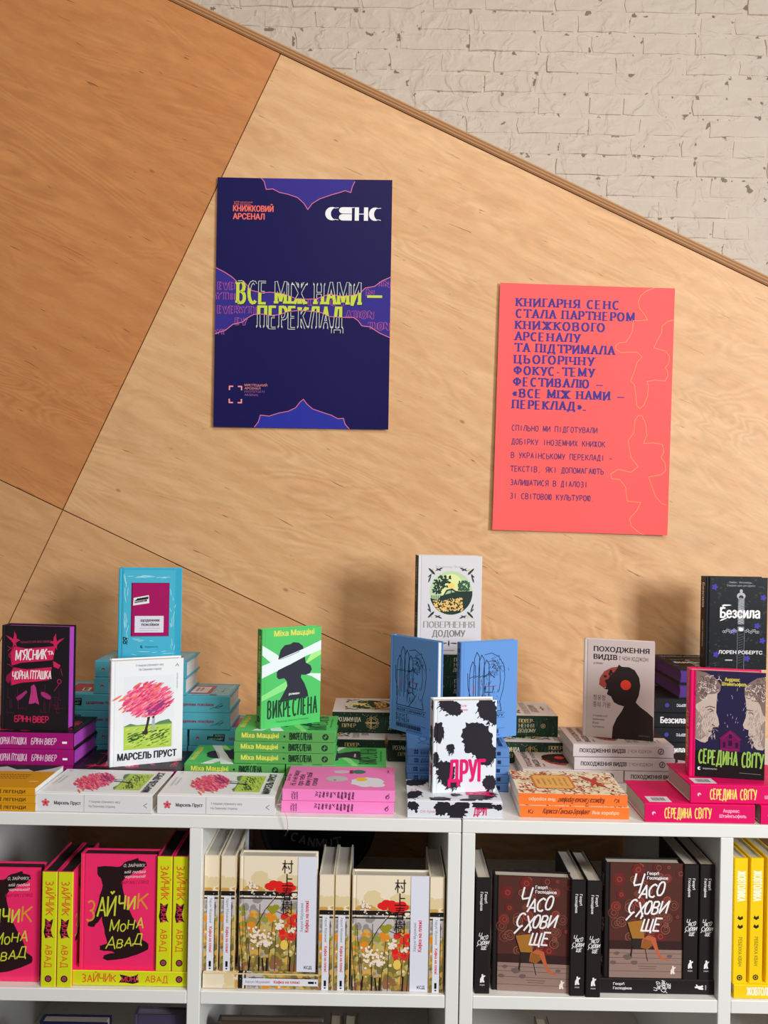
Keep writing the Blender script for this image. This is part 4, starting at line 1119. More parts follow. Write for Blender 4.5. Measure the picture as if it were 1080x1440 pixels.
def s_beach(c):
    # painted strip turned along the spine
    t = Cv(c.w, c.h); t.w, t.h = c.h, c.w
    t2 = Cv(c.h, c.w); meadow(t2, 0, c.h, 7, .8)
    H = c.w
    for ps, col in t2.L: c.polys([[(H - y, x) for x, y in p] for p in ps], col); c.mark('b')
    c.rect(6.9, .55, H, 1.75, (226, 228, 238))
    c.text("Харукі Муракамі", 7.3, .95, .42, (70, 74, 90), w=4.3); c.text("Кафка на пляжі", 12.3, .95, .46, (206, 40, 60), w=4.4, bold=.03)
    c.rect(H - 1.7, .95, H - .7, 1.35, BLK); c.circ(H - .4, 1.15, .15, .2, BLK, 6)


# --- dark brown book with chair
def title_hand(c, x, y, s, col=WHT, rot=0.0, wd=.26):
    L = [("Ч", -.1, 5.6, 2.6, 1.1), ("А", 1.0, 5.0, 1.8, 1.0), ("С", 2.2, 5.2, 1.8, .9), ("О", 3.3, 5.4, 1.8, .9), ("С", -.5, 2.9, 1.8, .9), ("Х", .6, 2.5, 2.1, 1.0), ("О", 1.7, 2.9, 1.7, .8), ("В", 2.75, 2.9, 1.7, .75), ("И", 3.8, 3.0, 1.7, .9), ("Щ", 1.4, .6, 1.6, 1.3), ("Е", 3.0, .6, 1.7, .8)]
    c_, s_ = math.cos(rot), math.sin(rot)
    for i, (t, a, b, h, w) in enumerate(L):
        a, b = a * s, b * s
        c.stext(t, x + a * c_ - b * s_, y + a * s_ + b * c_, h * s, col, wd * s, w=w * s, slant=.28, jit=.05, seed=i + 2, rot=rot)
    for (a, b, a2, b2) in ((-.7, 2.0, .3, 3.1), (1.3, 2.2, 1.6, 3.0)):
        p = [(a * s, b * s), (a2 * s, b2 * s)]; p = [(x + u * c_ - v * s_, y + u * s_ + v * c_) for u, v in p]; c.line(p, wd * s, col)


def f_shelter(c):
    R = random.Random(6)
    c.rect(.95, 0, c.w, c.h, (84, 44, 38))
    for i in range(46):
        x, y, r = R.uniform(1.3, c.w - .3), R.uniform(7.0, c.h - .4), R.uniform(.4, .9)
        if i % 4 == 0: c.blob(x, y, r * 1.3, r * 1.3, (118, 36, 34), .1, 14)
        c.ring(x, y, r, .16, ((120, 66, 52), (140, 84, 66), (104, 34, 34))[i % 3], 12); c.ring(x + .1, y, r * .5, .12, (134, 80, 64), 9)
    c.rect(.95, 4.6, c.w, 6.4, (56, 34, 32)); c.rect(.95, 0, c.w, 4.9, (150, 122, 112))
    for y in (4.2, 3.4, 2.4, 1.1): c.rect(.95, y, c.w, y + .07, (84, 62, 58))
    for x, y, r in ((4.2, 3.6, .8), (5.3, 2.6, .6), (2.2, 4.2, .5), (1.6, 2.6, .6), (11.4, 3.8, .5)): c.blob(x, y, r, r * .6, (110, 90, 84), .2, 12)
    c.poly([(4.0, 9.6), (6.6, 10.0), (7.0, 6.8), (4.9, 6.6)], (166, 112, 44)); c.poly([(4.8, 6.8), (7.2, 6.8), (7.0, 5.0), (5.2, 5.2)], (48, 38, 34))
    c.lines([[(3.9, 9.7), (4.9, 6.6), (4.6, 3.8)], [(7.0, 5.6), (7.6, 2.9)], [(5.0, 5.6), (4.7, 3.6)]], .14, (30, 24, 24))
    c.poly([(6.6, 6.6), (7.6, 7.4), (8.9, 7.0), (9.2, 5.8), (9.6, 4.4), (10.2, 3.6), (11.4, 3.1), (11.2, 3.0), (9.9, 3.2), (9.3, 3.9), (8.5, 5.6), (8.2, 6.2), (7.2, 5.4), (6.4, 5.2)], (190, 98, 62))
    c.poly([(6.4, 5.2), (7.6, 4.9), (8.4, 5.6), (8.2, 6.4), (6.9, 6.8)], (150, 90, 40))
    title_hand(c, 4.6, 7.4, 1.28, wd=.23)
    c.text("Георґі", 7.3, 17.9, .5, WHT, w=2.0, bold=.03); c.text("Господінов", 7.3, 17.1, .5, WHT, w=3.6, bold=.03)
    c.lines([[(6, 2.0), (9.2, 1.95)], [(6.2, 1.6), (9.0, 1.6)]], .08, (90, 66, 60))
    wolf(c, 12.0, .7, 1.0, (236, 226, 214))


def wolf(c, x, y, s, col, rot=0):
    c_, s_ = math.cos(rot), math.sin(rot)
    P = lambda l: [(x + a * s * c_ - b * s * s_, y + a * s * s_ + b * s * c_) for a, b in l]
    c.poly(P([(-.4, 0), (-.35, .7), (-.1, 1.1), (-.15, 1.4), (.1, 1.5), (.2, 1.2), (.5, 1.3), (.5, 1.1), (.25, .9), (.25, .5), (.4, .1), (.1, 0), (.0, .3), (-.1, 0)]), col)


def s_shelter(c):
    c.text("Георґі", 2.4, 1.35, .42, (226, 224, 222), w=1.9, bold=.02); c.text("Господінов", 2.4, .6, .42, (226, 224, 222), w=3.2, bold=.02)
    title_hand(c, 12.5, .35, .37, rot=math.pi / 2, wd=.24)
    wolf(c, 18.0, 1.15, 1.0, WHT, math.pi / 2); c.text('ВИДАВ', 18.5, .75, .2, WHT, w=.8, rot=math.pi / 2)


# --- yellow book
YL = (248, 206, 14)
def s_yellow(c):
    c.text("ЖОВТОЛИКА", 2.2, .45, 1.3, (252, 246, 214), w=5.2, bold=.08)
    for x in (9.9, 11.4): c.poly([(x, .7), (x + .5, .5), (x + .8, 1.0), (x + .5, 1.5), (x, 1.4), (x + .3, 1.0)], (50, 40, 20))
    c.text("РЕБЕККА КВАН", 13.6, .75, .6, (90, 70, 20), w=5.0)
    c.circ(20.6, 1.05, .5, .5, (60, 50, 30), 12); c.ring(20.6, 1.05, .26, .08, YL, 8)


def f_yellow(c):
    c.text("ЖОВТОЛИКА", 1.5, 15, 2.2, (252, 246, 214), w=11, bold=.1); c.poly([(3, 9), (6, 8), (6.5, 9), (4, 10)], BLK); c.poly([(8, 9), (11, 8.5), (11.3, 9.6), (9, 10)], BLK)


PG = (238, 232, 220)
PROTO = {}


def proto(k, *a, **kw): PROTO[k] = (make_book('book', *a, **kw), [False])


proto('butcher', 13.4, 20.0, 3.1, (32, 27, 32), (156, 20, 112), (32, 27, 32), PG, M_COVER, f_butcher, s_butcher, edge_c=(186, 70, 200))
proto('proust', 13.6, 20.1, 3.2, (232, 236, 240), (226, 226, 228), (232, 236, 240), PG, M_MATTE, f_proust, s_proust)
proto('maid', 12.8, 18.9, 3.45, (58, 170, 202), (82, 166, 184), (58, 170, 202), (232, 238, 240), M_COVER, f_maid, s_maid, glossf=M_GLOSS)
proto('erased', 12.8, 19.0, 2.08, GR, (88, 160, 82), GR, (236, 240, 234), M_MATTE, f_erased, s_erased)
proto('pink', 13.7, 19.6, 1.98, (244, 128, 196), (244, 134, 200), (244, 128, 196), PG, M_MATTE, f_pinkb, s_pinkb, soft=True)
proto('orange', 13.0, 18.9, 2.0, (244, 120, 44), (246, 120, 48), (244, 120, 44), PG, M_MATTE, b_orange, s_orange, back=b_orange, soft=True)
proto('friend', 11.5, 16.3, 3.0, (226, 232, 242), (222, 226, 234), (226, 232, 242), PG, M_COVER, f_friend, s_friend)
proto('stone', 13.0, 19.2, 1.6, BL, (92, 136, 196), BL, PG, M_MATTE, f_stone, s_stone)
proto('home', 13.8, 20.8, 4.5, (216, 214, 218), (30, 54, 42), (206, 196, 184), (214, 190, 150), M_MATTE, f_home, s_home, wrap=.14)
proto('species', 13.9, 19.8, 2.45, SP, (206, 196, 198), SP, (236, 232, 228), M_MATTE, f_species, s_species)
proto('power', 13.5, 20.2, 3.2, (13, 16, 21), (22, 25, 29), (13, 16, 21), PG, M_COVER, f_power, s_power, edge_c=(74, 34, 130))
proto('world', 12.8, 18.9, 3.2, PK, PK, PK, (196, 180, 166), M_COVER, f_world, s_world, back=b_world, flip=True)
proto('ochre', 13.0, 19.5, 1.32, (214, 152, 14), (214, 150, 22), (214, 152, 14), (238, 240, 240), M_MATTE, f_ochre, s_ochre, soft=True)
proto('bunny', 13.2, 19.8, 2.62, BN, LM, BN, (24, 16, 20), M_GLOSS, f_bunny, s_bunny)
proto('beach', 13.5, 19.9, 2.66, (236, 226, 204), (206, 180, 130), (236, 226, 204), (200, 194, 184), M_COVER, f_beach, s_beach)
proto('shelter', 13.6, 19.9, 2.55, (32, 26, 27), (34, 28, 28), (32, 26, 27), (206, 196, 182), M_MATTE, f_shelter, s_shelter)
proto('yellow', 14.0, 21.6, 2.35, YL, YL, YL, (214, 204, 180), M_MATTE, f_yellow, s_yellow)
proto('navy', 12.0, 22.4, 2.4, (22, 26, 60), (20, 24, 54), (22, 26, 60), (150, 140, 128), M_COVER)
proto('violet', 9.2, 24.3, 2.4, (66, 60, 86), (66, 60, 86), (66, 60, 86), (120, 110, 120), M_GLOSS)
proto('wide_dark', 18.8, 22.9, 2.0, (70, 58, 50), (50, 44, 40), (70, 58, 50), (120, 104, 90), M_COVER, lambda c: c.poly([(7, 20), (10, 22), (14, 22.4), (17.5, 22), (17, 18), (9, 16)], (22, 26, 60)))
proto('plain_grey', 12.8, 17.7, 2.5, (70, 62, 54), (76, 66, 56), (70, 62, 54), (170, 156, 136), M_COVER)


def take(k, label, group=None):
    root, used = PROTO[k]
    if not used[0]:
        used[0] = True; o = root
    else:
        o = root.copy(); COL.objects.link(o)
        for ch in list(root.children):
            if ch.name.startswith('bookmark'): continue
            c = ch.copy(); COL.objects.link(c); c.parent = o
        if 'group' in o: del o['group']
    tag(o, label, 'book', group)
    return o


GAP = 0.0003


def stand(k, px, py, D, z, yaw, label, group=None, lean=0.0):
    """front/spine lower corner seen at pixel px (row py), distance D, standing on height z"""
    o = take(k, label, group); x = W(px, py, D).x
    o.matrix_world = Matrix.Translation((x, D - DF, z + GAP)) @ Matrix.Rotation(math.radians(yaw), 4, 'Z') @ Matrix.Rotation(lean, 4, 'X')
    return o


def lie(k, px, py, D, z, label, group=None, up=True, yaw=0.0, x=None):
    """lying flat, spine to the viewer, its left lower corner at pixel px; up: front cover on top"""
    o = take(k, label, group); w, h, t = PROTO[k][0]['dims']
    X = W(px, py, D).x if x is None else x
    if up: m = Matrix(((0, 0, -1, h), (1, 0, 0, 0), (0, -1, 0, t), (0, 0, 0, 1)))
    else: m = Matrix(((0, 0, 1, 0), (1, 0, 0, 0), (0, 1, 0, 0), (0, 0, 0, 1)))
    o.matrix_world = Matrix.Translation((X, D - DF, z + GAP)) @ Matrix.Rotation(math.radians(yaw), 4, 'Z') @ m
    return o


# ------------------------------------------------------------------ the setting
UA = math.radians(24.5)
WALL_D = 2.058
O_ = W(88, 717, WALL_D); FLOOR = -0.93
ply = tag(empty('wall_partition', O_), 'sloping plywood stair side wall behind the bookcases', kind='structure')
uv2 = lambda u, v: (u * math.cos(UA) + v * math.sin(UA), -u * math.sin(UA) + v * math.cos(UA))
PM = [ply_mat('birch_plywood_a', (188, 122, 70), (202, 138, 84), 3.0), ply_mat('birch_plywood_b', (208, 158, 110), (221, 178, 131), 11.0),
      ply_mat('birch_plywood_c', (200, 148, 100), (212, 164, 117), 23.0), ply_mat('birch_plywood_d', (203, 152, 104), (216, 169, 122), 37.0)]
for mi, u0, u1, v0, v1, dy in ((0, -2.44, 0, 0, 1.22, -.0012), (1, 0, 2.44, 0, 1.22, 0), (2, -2.44, 0, -1.22, 0, -.0006), (3, 0, 2.44, -1.22, 0, 0), (1, 0, 2.44, -2.44, -1.22, 0), (2, -2.44, 0, -2.44, -1.22, 0)):
    g = .0012
    poly = [uv2(a, b) for a, b in ((u0 + g, v0 + g), (u1 - g, v0 + g), (u1 - g, v1 - g), (u0 + g, v1 - g))]
    poly = clip_half(poly, 0, -1, -(FLOOR - O_.z))
    if len(poly) < 3: continue
    # object frame runs along the sheet so that the grain follows it
    R = Matrix.Rotation(UA, 4, 'Y'); Ri = R.inverted()
    mb = MB(); n = len(poly)
    fr = [Ri @ Vector((a, dy, b)) for a, b in poly]; bk = [Ri @ Vector((a, .015, b)) for a, b in poly]
    mb.v = [tuple(p) for p in fr + bk]
    mb.f = [tuple(range(n)), tuple(range(2 * n - 1, n - 1, -1))] + [(i, i + n, (i + 1) % n + n, (i + 1) % n) for i in range(n)]; mb.c = [(200, 150, 100)] * len(mb.f)
    p = mb.build('plywood_panel', PM[mi], ply); p.matrix_local = R
    bv = p.modifiers.new('edge', 'BEVEL'); bv.width = .0006; bv.segments = 1
    if mi == 0: p['label'] = 'darker orange plywood sheet at upper left'
# laminated top edge of the stair side
LC = [(140, 96, 60), (176, 128, 84), (146, 102, 66), (178, 130, 88), (158, 112, 72), (186, 138, 94)]
for i, c in enumerate(LC):
    mb = MB(); v0 = 1.2195 + i * .0034
    pr = [uv2(a, b) for a, b in ((-2.44, v0), (2.44, v0), (2.44, v0 + .0033), (-2.44, v0 + .0033))]
    dy = -.003 - .0006 * (i % 2) - .0002 * i
    mb.v = [(a, dy, b) for a, b in pr] + [(a, .016, b) for a, b in pr]
    mb.f = [(0, 1, 2, 3), (7, 6, 5, 4)] + [(j, j + 4, (j + 1) % 4 + 4, (j + 1) % 4) for j in range(4)]; mb.c = [c] * 6
    mb.build('edge_layer', M_LAYER, ply)
# stair treads are hidden: only the slab that carries the far side of the stair
# painted brick wall behind
BD = 3.08; BY = BD - DF
wall = tag(empty('wall_back', (0, BY, 0)), 'cream painted brick wall behind the plywood', kind='structure')
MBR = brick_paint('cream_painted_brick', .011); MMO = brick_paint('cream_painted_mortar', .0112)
mb = MB(); R = random.Random(21)
nx_, nz_ = 90, 44; X0, X1, Z0, Z1 = -2.2, 3.2, -1.0, 3.2
for j in range(nz_ + 1):
    for i in range(nx_ + 1): mb.v.append((X0 + (X1 - X0) * i / nx_, .0005 + R.uniform(-.0028, .0022), Z0 + (Z1 - Z0) * j / nz_))
for j in range(nz_):
    for i in range(nx_): a = j * (nx_ + 1) + i; mb.f.append((a, a + 1, a + nx_ + 2, a + nx_ + 1)); mb.c.append((200, 190, 175))
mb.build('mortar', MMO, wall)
PITCH = .0737
zt = W(860, 49, BD).z
variants = []
for kind, bw in (('s', .250), ('h', .120), ('t', .184)):
    for q in range(5):
        b = MB(); w2, h2 = bw / 2, .0345
        cols_ = 4 if bw > .15 else 3
        ring = []; gx = [(-w2 + .006) + (2 * w2 - .012) * i / cols_ for i in range(cols_ + 1)]; gz = (-h2 + .006, 0, h2 - .006)
        for z in gz:
            for x in gx: b.v.append((x + R.uniform(-.004, .004), -.0026 + R.uniform(-.0016, .0016), z + R.uniform(-.003, .003)))
        nC = cols_ + 1
        for r_ in range(2):
            for i in range(cols_): b.f.append((r_ * nC + i, r_ * nC + i + 1, (r_ + 1) * nC + i + 1, (r_ + 1) * nC + i))
        outl = [i for i in range(nC)] + [2 * nC - 1] + [3 * nC - 1 - i for i in range(nC)] + [nC]
        base = len(b.v)
        for i in outl:
            x, y, z = b.v[i]; sx = (1 if x > w2 - .02 else -1 if x < -w2 + .02 else 0); sz = (1 if z > .015 else -1 if z < -.015 else 0)
            b.v.append((x + sx * .006, .012, z + sz * .006))
        m_ = len(outl)
        for i in range(m_): j = (i + 1) % m_; b.f.append((outl[i], base + i, base + j, outl[j]))
        b.c = [(200, 190, 175)] * len(b.f)
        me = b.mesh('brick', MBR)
        variants.append((bw, me))
cnt = 0
for row in range(-6, 14):
    z = zt - row * PITCH + .0368
    yrow = CH - z   # approximate picture row of this course
    py = 720 + (CH - z) / BD * F
    xs_ = 265 + (py / 405.0) * 815 - 150       # stay behind the slope, one brick of overlap
    xs_ = max(60, min(xs_, 1330))
    x = W(xs_, py, BD).x + R.uniform(0, .1); xe = 1.95
    seq = row % 2
    while x < xe and cnt < 295:
        bw = (R.choice((.250, .250, .250, .184)) if seq else R.choice((.120, .120, .250, .184)))
        cand = [v for v in variants if v[0] == bw]; me = R.choice(cand)[1]
        o = bpy.data.objects.new('brick', me); COL.objects.link(o); o.parent = wall
        o.location = (x + bw / 2, R.uniform(-.0016, .0016), z + R.uniform(-.0015, .0015)); o.rotation_euler = (R.uniform(-.02, .02), R.uniform(-.008, .008), R.uniform(-.012, .012))
        x += bw + R.uniform(.001, .006); cnt += 1
print('bricks', cnt)
fl = MB(); fl.box((-4, -4, FLOOR - .05), (4, 3, FLOOR), (84, 76, 70)); tag(fl.build('floor', printed('grey_floor', .6, 0, .3, 30)), 'grey floor under the bookcases', kind='structure')

# ------------------------------------------------------------------ bookcases
WH = (232, 232, 228); BT = .0225; DEP = .585; S2 = -.302; PITCHZ = .302


def bookcase(x0, x1, divs, label):
    r = tag(empty('bookcase', ((x0 + x1) / 2, 0, FLOOR)), label, 'bookcase', None)
    inv = Matrix.Translation(((x0 + x1) / 2, 0, FLOOR)).inverted()

    def part(name, a, b, bev=.0012):
        m = MB(); m.bbox([p - q for p, q in zip(a, ((x0 + x1) / 2, 0, FLOOR))], [p - q for p, q in zip(b, ((x0 + x1) / 2, 0, FLOOR))], WH, bev); return m.build(name, M_PAINT, r)
    part('top_board', (x0, 0, -BT), (x1, DEP, 0))
    part('side_panel', (x0, 0, FLOOR), (x0 + BT, DEP, -BT - .0004)); part('side_panel', (x1 - BT, 0, FLOOR), (x1, DEP, -BT - .0004))
    xs = [x0] + divs + [x1 - BT]
    for d in divs: part('divider', (d, 0.0008, FLOOR + .07), (d + BT, DEP, -BT - .0004))
    for i in range(len(xs) - 1):
        for k in range(3):
            zz = S2 - k * PITCHZ
            if zz - BT < FLOOR: zz = FLOOR + .07
            if k == 2: part('bottom_board', (xs[i] + BT + .0003, .001, -.86 - BT), (xs[i + 1] - .0003, DEP, -.86))
            else: part('shelf_board', (xs[i] + BT + .0003, .0012, zz - BT), (xs[i + 1] - .0003, DEP, zz))
    part('plinth', (x0 + BT, .03, FLOOR), (x1 - BT, .045, -.8835))
    return r


xj = W(647, 1300, DF).x
xd1 = W(264, 1300, DF).x; xd2 = W(1011.5, 1300, DF).x
w1 = W(625.5, 1300, DF).x - W(281.5, 1300, DF).x
c1 = (xj - .001 - BT) - (xd1 + BT); c2 = xd2 - (xj + .001 + BT)
bookcase(xd1 - c1 - BT, xj - .001, [xd1], 'white bookcase on the left, its top crowded with green, pink and turquoise book stacks')
bookcase(xj + .001, xd2 + BT + c2 + BT, [xd2], 'white bookcase on the right, carrying the orange, grey and magenta book stacks')


# ------------------------------------------------------------------ posters
def poster(corners, wcm, hcm, draw, base, label, curl):
    TL, TR, BR_, BL_ = [W(x, y, WALL_D - .004) for x, y in corners]
    # size and turn from the pinned corners, kept a true rectangle
    cx = (TL + TR + BR_ + BL_) / 4
    ang = math.atan2((TR - TL).z + (BR_ - BL_).z, (TR - TL).x + (BR_ - BL_).x)
    ang2 = math.atan2(-((TL - BL_).x + (TR - BR_).x), (TL - BL_).z + (TR - BR_).z)
    a = (ang + ang2) / 2
    r = tag(empty('poster', cx), label, 'poster'); r.rotation_euler = (0, -a, 0)
    wf, hf = wcm * CM, hcm * CM
    bend = lambda x, y: -.0022 - curl * (abs(x / wf) * 2) ** 3 * (.4 + .6 * max(0, -y / hf + .5))
    nxs, nys = 16, 20; m = MB()
    for side, off in ((0, 0.0), (1, .0005)):
        for j in range(nys + 1):
            for i in range(nxs + 1):
                x, y = -wf / 2 + wf * i / nxs, -hf / 2 + hf * j / nys; m.v.append((x, bend(x, y) + off, y))
    q = (nxs + 1) * (nys + 1)
    for j in range(nys):
        for i in range(nxs):
            a0 = j * (nxs + 1) + i
            m.f.append((a0, a0 + 1, a0 + nxs + 2, a0 + nxs + 1)); m.c.append(base)
            m.f.append((q + a0 + nxs + 1, q + a0 + nxs + 2, q + a0 + 1, q + a0)); m.c.append((240, 240, 240))
    m.build('paper_sheet', M_POSTER, r)
    cv = Cv(wcm, hcm); draw(cv)
    # cut every print polygon along the sheet grid columns so it follows the bend
    cells = [wcm * i / nxs for i in range(nxs + 1)]; rows = [hcm * j / nys for j in range(nys + 1)]
    L2 = []; K2 = {}
    for ps, col in cv.L:
        out = []
        for p in ps:
            for i in range(nxs):
                if max(v[0] for v in p) <= cells[i] or min(v[0] for v in p) >= cells[i + 1]: continue
                s1 = clip_half(clip_half(p, -1, 0, -cells[i]), 1, 0, cells[i + 1])
                if len(s1) < 3: continue
                for j in range(nys):
                    if max(v[1] for v in s1) <= rows[j] or min(v[1] for v in s1) >= rows[j + 1]: continue
                    s2 = clip_half(clip_half(s1, 0, -1, -rows[j]), 0, 1, rows[j + 1])
                    if len(s2) >= 3: out.append(s2)
        if out: L2.append((out, col)); K2[len(L2) - 1] = 's'
    cv.L = L2; cv.K = {i: ('f' if len(ps) < 3 else 's') for i, (ps, c_) in enumerate(L2)}

    def gmap(x, y, o):
        # bilinear height of the sheet's own facets
        u, v = x / wcm * nxs, y / hcm * nys; i, j = min(int(u), nxs - 1), min(int(v), nys - 1); fu, fv = u - i, v - j
        H = lambda i, j: bend(-wf / 2 + wf * i / nxs, -hf / 2 + hf * j / nys)
        h = (H(i, j) * (1 - fu) + H(i + 1, j) * fu) * (1 - fv) + (H(i, j + 1) * (1 - fu) + H(i + 1, j + 1) * fu) * fv
        return (x * CM - wf / 2, h - o - .00012, y * CM - hf / 2)
    me = cv.mesh('poster_print', M_POSTER, gmap); link(bpy.data.objects.new('poster_print', me), r)
    return r


def d_blue(c):
    # picture space: crop 3.79 px per image px; 55..988 wide, 38..1375 high
    X = lambda x: (x - 55) / 930.0 * 42.0
    Y = lambda y: (1 - (y - 40) / 1335.0) * c.h
    V = (50, 40, 136); V2 = (40, 46, 156); LN = (226, 120, 150); DB = (14, 8, 78)
    top = [(283, 36), (303, 58), (314, 100), (350, 97), (385, 115), (430, 124), (480, 140), (515, 170), (537, 204), (560, 172), (600, 146), (660, 124), (700, 112), (735, 100), (765, 110), (772, 80), (786, 50)]
    tp = [(X(a), Y(b)) for a, b in top]; c.poly([(tp[0][0], c.h)] + tp[1:-1] + [(tp[-1][0], c.h)], V); c.line(tp, .16, LN)
    bot = [(272, 1372), (292, 1345), (303, 1308), (350, 1312), (400, 1295), (450, 1285), (490, 1265), (512, 1235), (530, 1219), (550, 1245), (580, 1270), (640, 1290), (680, 1302), (715, 1320), (745, 1318), (755, 1350), (780, 1378)]
    bp_ = [(X(a), Y(b)) for a, b in bot]; c.poly([(bp_[0][0], 0)] + bp_[1:-1] + [(bp_[-1][0], 0)], V2); c.line(bp_, .16, LN)
    up = [(55, 525), (100, 547), (140, 572), (170, 600), (205, 598), (225, 620), (245, 642), (300, 655), (340, 650), (400, 655), (440, 665), (480, 682), (540, 684), (590, 682), (620, 670), (660, 655), (720, 665), (780, 660), (820, 650), (850, 620), (900, 610), (940, 580), (985, 560)]
    lo = [(55, 878), (110, 858), (150, 825), (200, 812), (225, 790), (260, 770), (310, 768), (350, 775), (400, 768), (440, 752), (500, 745), (560, 748), (620, 755), (660, 775), (720, 778), (790, 778), (815, 795), (835, 822), (880, 828), (930, 860), (985, 884)]
    U = [(X(a), Y(b)) for a, b in up]; Lw = [(X(a), Y(b)) for a, b in lo]
    for i in range(46):
        x0 = 42 * i / 46; x1 = 42 * (i + 1) / 46
        def at(P, x):
            for k in range(len(P) - 1):
                if P[k][0] <= x <= P[k + 1][0] + 1e-6: t = (x - P[k][0]) / max(1e-6, P[k + 1][0] - P[k][0]); return P[k][1] + t * (P[k + 1][1] - P[k][1])
            return P[-1][1] if x > P[-1][0] else P[0][1]
        c.polys([[(x0, at(Lw, x0)), (x1, at(Lw, x1)), (x1, at(U, x1)), (x0, at(U, x0))]], V)
    E = (178, 84, 140)
    def outl(t, x, y, h, w):
        c.stext(t, x, y, h, E, .6, w=w, serif=.36, contrast=.55, gap=.5); c.stext(t, x, y, h, V, .36, w=w, serif=.24, contrast=.3, gap=.5)
    for t, x, y, h, w in (("EVER", .7, 33.1, 1.6, 4.8), ("YTHI", .1, 30.6, 1.6, 4.8), ("EVERYTH", .7, 27.4, 1.6, 9.6), ("EV", 5.0, 24.7, 1.5, 2.4), ("N", 36.4, 32.0, 1.5, 1.4), ("ION", 34.4, 26.7, 1.6, 3.4), ("AT", 31.6, 26.7, 1.6, 2.5), ("TION", 37.0, 24.0, 1.6, 4.6), ("IN", 39.5, 34.3, 1.2, 2.2), ("LATION", 22.5, 29.7, 1.4, 8.0), ("YT", .3, 22.2, 1.1, 2.0)):
        outl(t, x, y, h, w)
    c.line(U, .18, LN); c.line(Lw, .18, LN)
    LO = (206, 214, 196); YG = (198, 212, 74)
    for t, x, y, h, w, top_ in (("ВСЕ МІЖ НАМИ", 5.3, 29.9, 5.1, 29.3, True), ("ПЕРЕКЛАД", 10.4, 24.0, 5.1, 20.0, False)):
        kw = dict(w=w, serif=.56, gap=.4, contrast=.75)
        q1 = c.stroke_quads(t, x, y, h, .78, **kw); q2 = c.stroke_quads(t, x, y, h, .5, w=w, serif=.4, gap=.4, contrast=.55); q3 = q2
        c.polys(q1, LO); c.polys(q2, DB)
        qa, qb = [], []
        for i in range(70):
            x0 = 4 + 35 * i / 70; x1 = 4 + 35 * (i + 1) / 70
            yy = at(U, (x0 + x1) / 2) if top_ else at(Lw, (x0 + x1) / 2)
            for q in q1:
                s_ = clip_rect(list(q), x0, y - 2 if top_ else yy, x1, yy if top_ else y + 6)
                if len(s_) > 2: qb.append(s_)
        c.polys([[(a + .18, b - .18) for a, b in p] for p in qb], (30, 26, 60)); c.polys(qb, YG)
    c.rect(36.4, 31.6, 40.0, 32.2, YG)
    c.line(U[4:19], .14, LN); c.line(Lw[4:16], .14, LN)
    CR = (240, 110, 100)
    c.text("ХІІ", 4.0, 53.5, .75, CR, w=1.3); c.text("МІЖНАРОДНИЙ", 5.5, 53.9, .32, CR, w=3); c.text("ФЕСТИВАЛЬ", 5.5, 53.4, .32, CR, w=2.6)
    c.text("КНИЖКОВИЙ", 3.9, 51.9, 1.35, CR, w=9.6, bold=.09); c.text("АРСЕНАЛ", 3.9, 50.0, 1.35, CR, w=7.5, bold=.09)
    # СЕНС wordmark: heavy left sides, hairline right sides
    Wt = (238, 238, 240); y0, h = 50.1, 3.2
    def cee(x, w, inner=.45, rt=1.0):
        c.poly(arcp(x + w * .5, y0 + h / 2, w * .5, h / 2, 90, 270, 12) + arcp(x + w * .85, y0 + h / 2, w * inner, h / 2 - .16, 270, 90, 1)[:0] + arcp(x + w * .92, y0 + h / 2, w * .5, h / 2 - .05, 250, 110, 12), Wt)
        c.lines([arcp(x + w * .5, y0 + h / 2, w * .5, h / 2 - .06, 90, 60, 3) + [(x + w * rt, y0 + h - .12)], arcp(x + w * .5, y0 + h / 2, w * .5, h / 2 - .06, 270, 300, 3) + [(x + w * rt, y0 + .12)]], .14, Wt)
    cee(26.0, 3.2)
    c.poly(arcp(30.2, y0 + h * .76, .9, h * .24, 90, 270, 8) + [(32.4, y0 + h * .52), (32.4, y0 + h)], Wt); c.poly(arcp(30.2, y0 + h * .24, .9, h * .24, 90, 270, 8) + [(32.4, y0), (32.4, y0 + h * .48)], Wt)
    c.rect(33.1, y0, 34.1, y0 + h, Wt); c.rect(34.1, y0 + h * .47, 35.3, y0 + h * .53, Wt); c.rect(35.3, y0, 36.3, y0 + h, Wt); c.lines([[(32.4, y0 + h - .07), (33, y0 + h - .07)]], .14, Wt)
    cee(36.5, 2.9)
    PKc = (238, 150, 150)
    for x, y, a, b in ((3.7, 8.7, 1, 1), (6.6, 8.7, -1, 1), (3.7, 5.9, 1, -1), (6.6, 5.9, -1, -1)):
        yy = y + (2.2 if b > 0 else 0) - (1.1 if b > 0 else 0) * 1
        c.lines([[(x, yy - b * .9 + 0), (x, yy), (x + a * .9, yy)]], .32, PKc)
    for i, t in enumerate(("МИСТЕЦЬКИЙ", "АРСЕНАЛ", "MYSTETSKYI", "ARSENAL")):
        c.text(t, 7.3, 9.9 - i * .78, .52, PKc if i < 2 else (150, 90, 150), w=(5.4, 3.8, 4.8, 3.4)[i])


